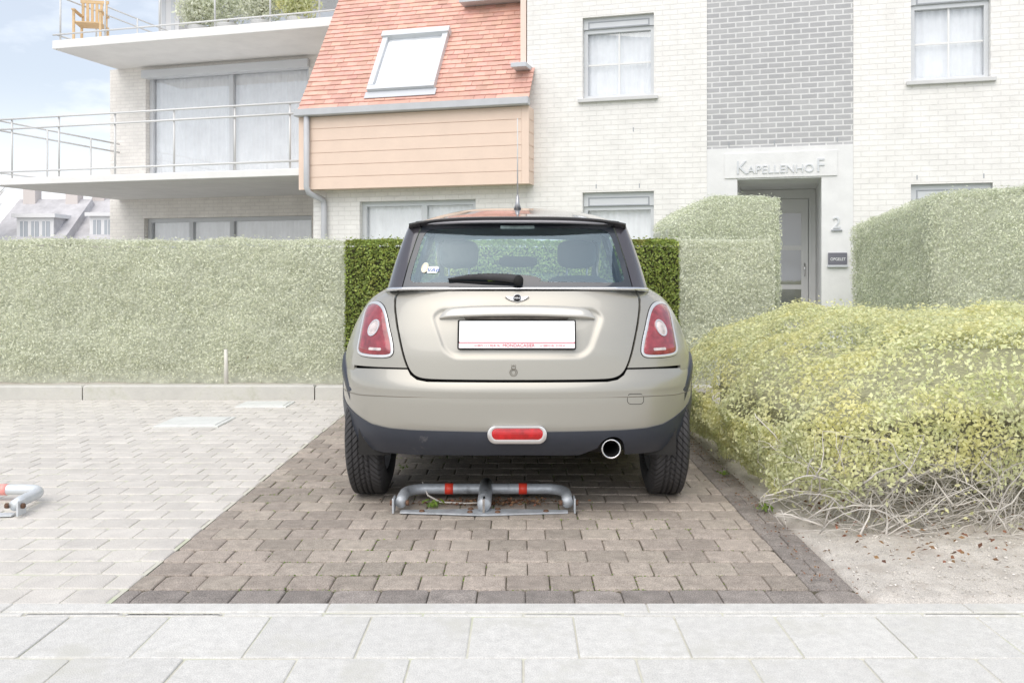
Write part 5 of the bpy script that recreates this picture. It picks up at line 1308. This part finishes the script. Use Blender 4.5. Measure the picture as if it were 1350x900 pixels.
# spoiler cross bar under the trailing edge with dark cavity
cb2 = []
for a in np.linspace(-1, 1, 50):
    x = a*.478; yb_ = .238+.075*abs(a)**3.2; zt_ = 1.2870-.013*abs(a)**3; cb2.append([(x, yb_+.05, zt_+.004), (x, yb_+.018, zt_), (x, yb_, zt_-.008), (x, yb_+.002, zt_-.012), (x, yb_+.05, zt_-.016)])
MB().grid(cb2[::-1]).build('spoiler_bar', 'bar', rfo)
MB().grid([[(a*.47, .315+.06*abs(a)**3, 1.305-.02*abs(a)**3), (a*.47, .315+.06*abs(a)**3, 1.262)] for a in np.linspace(-1, 1, 40)][::-1]).build('spoiler_cavity', 'gap', rfo)
# gap lines running through the spoiler ends
# third brake lamp
bz = SG.px(CX, 300.0)[1]
panel('high_brake_lamp', SG, rbox_outline(-.122, .122, bz-.0055, bz+.0065, .005, 3), 'lens_brake', car, off=.004, thick=.006, step=.02)
# aerial
ab_ = roofp(0, .62); an = MB()
an.tube([ab_+Vector((0, 0, -.005)), ab_+Vector((0, -.004, .03)), ab_+Vector((0, -.006, .07))], [.020, .010, .005], 12)
aer = an.build('aerial', 'rim', car)
MB().tube([ab_+Vector((0, -.006, .065)), ab_+Vector((0, -.03, .44))], [.0035, .002], 8).build('aerial_whip', 'sill', aer)
# --- rear wiper
wz = SG.px(670, 367); wp = SG(*wz); wpm = MB()
p0 = Vector((px2x(683, .16), wp.y-.030, H+(VY-368)*(YR+wp.y)/F)); p1 = Vector((px2x(591, .17), SG(*SG.px(591, 368)).y-.018, H+(VY-369)*(YR+.17)/F))
P = []
for i in range(25):
    t = i/24; c_ = p0.lerp(p1, t); wd_ = float(np.interp(t, [0, .08, .3, .7, 1], [.018, .020, .017, .012, .004])); c_.z += .012*math.sin(math.pi*min(1, t*.9))*1.0; c_.y -= .006*(1-t)
    P.append([c_+Vector((0, .012, wd_*.8)), c_+Vector((0, -.006, wd_)), c_+Vector((0, -.014, .2*wd_)), c_+Vector((0, -.006, -wd_*.8)), c_+Vector((0, .014, -wd_*.9))])
wpo = MB().grid(P).build('wiper', 'rubber', car)
MB().lathe([(-.03, 0), (-.03, .017), (-.02, .022), (.03, .024)], 'y', 20, (p0.x, p0.y+.01, p0.z-.004)).build('wiper_boss', 'gap', wpo)
bl_ = MB(); bl_.tube([p0.lerp(p1, .12)+Vector((0, .004, -.016)), p0.lerp(p1, .5)+Vector((0, .006, -.012)), p1+Vector((0, .008, -.004))], [.004, .005, .003], 6); bl_.build('wiper_blade', 'gap', wpo)
# --- club sticker on the window
s1_ = SG.px(570.5, 355.0); st1 = panel('window_sticker', SG, [(s1_[0]+a, s1_[1]+b) for a, b in rbox_outline(-.034, .038, -.018, .012, .012, 4)], 'white', hatchglass, off=.003, thick=.002, step=.02)
s2_ = SG.px(560.5, 353.2); circ = lambda c_, r_, n=24: [(c_[0]+r_*math.cos(2*math.pi*k/n), c_[1]+r_*math.sin(2*math.pi*k/n)) for k in range(n)]
panel('sticker_disc', SG, circ(s2_, .0225), 'cream', st1, off=.0045, thick=.002, step=.02)
strip('sticker_ring', SG, circ(s2_, .0175), .003, .0050, 'amber', st1, closed=True)
tp = SG(s1_[0]+.004, s1_[1]-.006)+SG.nrm(*s1_)*.0075
text_obj('sticker_text', 'VAB', .026, 'blue', st1, tp+Vector((0, 0, -.007)), rot=(R(90)-math.atan2(.55, 1)*1.0*.95, 0, R(-4)), ext=.0005, sx=1.15, shear=.25)
# --- cabin
cab = MB(); cab.box(-.55, .55, .35, 2.5, .25, .30); cab.build('cabin_floor', 'cabin', car)
MB().box(-.52, .52, .55, .68, .45, .955, .03).build('rear_bench', 'cabin', car)
def cushion(cx_, cy_, z0, z1, hw, dy, name):
    P = []
    for i in range(13):
        ph_ = -math.pi/2+math.pi*i/12; row_ = []
        for j in range(25):
            t = 2*math.pi*j/24; e = .55
            sx_ = lambda v, k: math.copysign(abs(v)**k, v)
            row_.append((cx_+hw*sx_(math.cos(ph_), .5)*sx_(math.cos(t), e), cy_+dy*sx_(math.cos(ph_), .5)*sx_(math.sin(t), e), (z0+z1)/2+(z1-z0)/2*sx_(math.sin(ph_), .62)))
        P.append(row_)
    return MB().grid(P).build(name, 'cabin', car)
for s_ in (-1, 1):
    cushion(s_*.355, 1.60, .45, 1.035, .235, .09, 'front_seat')
    hr = cushion(s_*.355, 1.64, 1.075, 1.245, .118, .05, 'headrest')
    mm_ = MB()
    for d_ in (-.06, .06): mm_.tube([(s_*.355+d_, 1.64, .98), (s_*.355+d_, 1.64, 1.11)], .006, 8)
    mm_.build('headrest_stalk', 'rim', hr)
MB().box(-.62, .62, 2.25, 2.55, .55, .95, .05).build('dashboard', 'cabin', car)
mi = cushion(0, 2.02, 1.085, 1.155, .125, .02, 'interior_mirror')
for s_ in (-1, 1):
    door_ = cushion(s_*.755, 2.30, .93, 1.06, .035, .08, 'door_mirror')
    MB().tube([(s_*.70, 2.34, .955), (s_*.75, 2.32, .96)], .02, 8).build('mirror_stem', 'black_gloss', door_)
# --- underbody
ub = MB(); ub.box(-.60, .60, .35, 3.3, .23, .40, .03); ub.box(-.50, .50, .14, .34, .30, .42, .02); ub.box(-.80, .80, 1.0, 2.55, .20, .42, .02); ub.box(-.55, .55, .5, 3.2, .40, .93, .02)
ub.build('underbody', 'under', car)
for s_ in (-1, 1):
    for yc in (AX, AF):
        lin = MB()
        P = [[(s_*x_, yc+.345*math.cos(R(a)), AZ+.345*math.sin(R(a))) for x_ in (.56, .70)] for a in np.linspace(-10, 190, 30)]
        lin.grid(P)
        lin.add([(s_*.56, yc-.35, .25), (s_*.56, yc+.35, .25), (s_*.56, yc+.35, .68), (s_*.56, yc-.35, .68)], [(0, 1, 2, 3)])
        lin.build('wheel_arch_liner', 'under', car)
for s_ in (-1, 1):
    a_ = MB(); a_.tube([(s_*.40, .72, .25), (s_*.52, .55, .235), (s_*.60, .50, .25), (s_*.66, .50, .28)], [.02, .028, .035, .03], 10)
    a_.tube([(s_*.52, .44, .225), (s_*.58, .44, .25)], [.022, .03], 10); a_.tube([(s_*.50, .46, .24), (s_*.30, .62, .27)], [.016, .014], 8)
    a_.build('suspension_arm', 'axle', car)
# --- wheels
def wheel(x, y, s_):
    """tyre > tread, rim; the tyre mesh carries the sidewalls"""
    R0 = AZ-.0; hw = .080; gr = []
    def pr(h):     # radius of tread at width h (rounded shoulders)
        k = abs(h)/hw; return R0-.004*k**2-(.0 if k < .78 else .030*((k-.78)/.22)**2.2)
    prof = []; g_ = [(-.026, .0035), (-.006, .0035), (.016, .0035), (.044, .003)]
    hs_ = list(np.linspace(-hw, hw, 61))
    for h in hs_:
        r_ = pr(h)
        for gc, gw_ in g_:
            if abs(h*s_-gc) < gw_: r_ -= .007
        prof.append((h, r_))
    side = [(hw+.006, R0-.05), (hw+.008, R0-.075), (hw+.002, R0-.10), (hw-.01, .198), (.05, .19)]
    prof = [(-a, b) for a, b in side[::-1]]+prof+side
    wmb = MB(); wmb.lathe(prof[::-1], 'x', 96); w_ = wmb.build('wheel', 'tread', car); w_.location = (x, y, AZ-.001)
    rm = MB(); rm.lathe([(s_*.066, .19), (s_*.07, .195), (s_*.06, .18), (s_*.02, .175), (-s_*.07, .19)], 'x', 48); rm.lathe([(s_*.03, 0), (s_*.055, .03), (s_*.05, .055), (s_*.03, .06)], 'x', 24)
    rm.build('rim', 'rim', w_)
    for k in range(7):
        a = 2*math.pi*k/7; p = MB(); p.tube([(s_*.045, .04*math.sin(a), .04*math.cos(a)), (s_*.06, .11*math.sin(a), .11*math.cos(a)), (s_*.062, .185*math.sin(a), .185*math.cos(a))], [.022, .016, .02], 8); p.build('spoke', 'rim', w_)
    MB().lathe([(-s_*.03, 0), (-s_*.03, .13), (-s_*.045, .13), (-s_*.045, 0)], 'x', 32).build('brake_disc', 'axle', w_)
for s_ in (-1, 1):
    wheel(s_*.693, AX, s_); wheel(s_*.71, AF, s_)
# headlamps at the front (seen only from beside)
for s_ in (-1, 1):
    u_ = s_*(uf-.42); o_ = [(u_+.10*math.cos(t), .70+.085*math.sin(t)) for t in np.linspace(0, 2*math.pi, 24, endpoint=False)]
    hl_ = panel('headlight', SQ, o_, 'lens_clear', car, off=.006, thick=.01, step=.02, crown=.006); strip('headlight_ring', SQ, o_, .012, .006, 'chrome', hl_, closed=True)
bpy.context.view_layer.update()
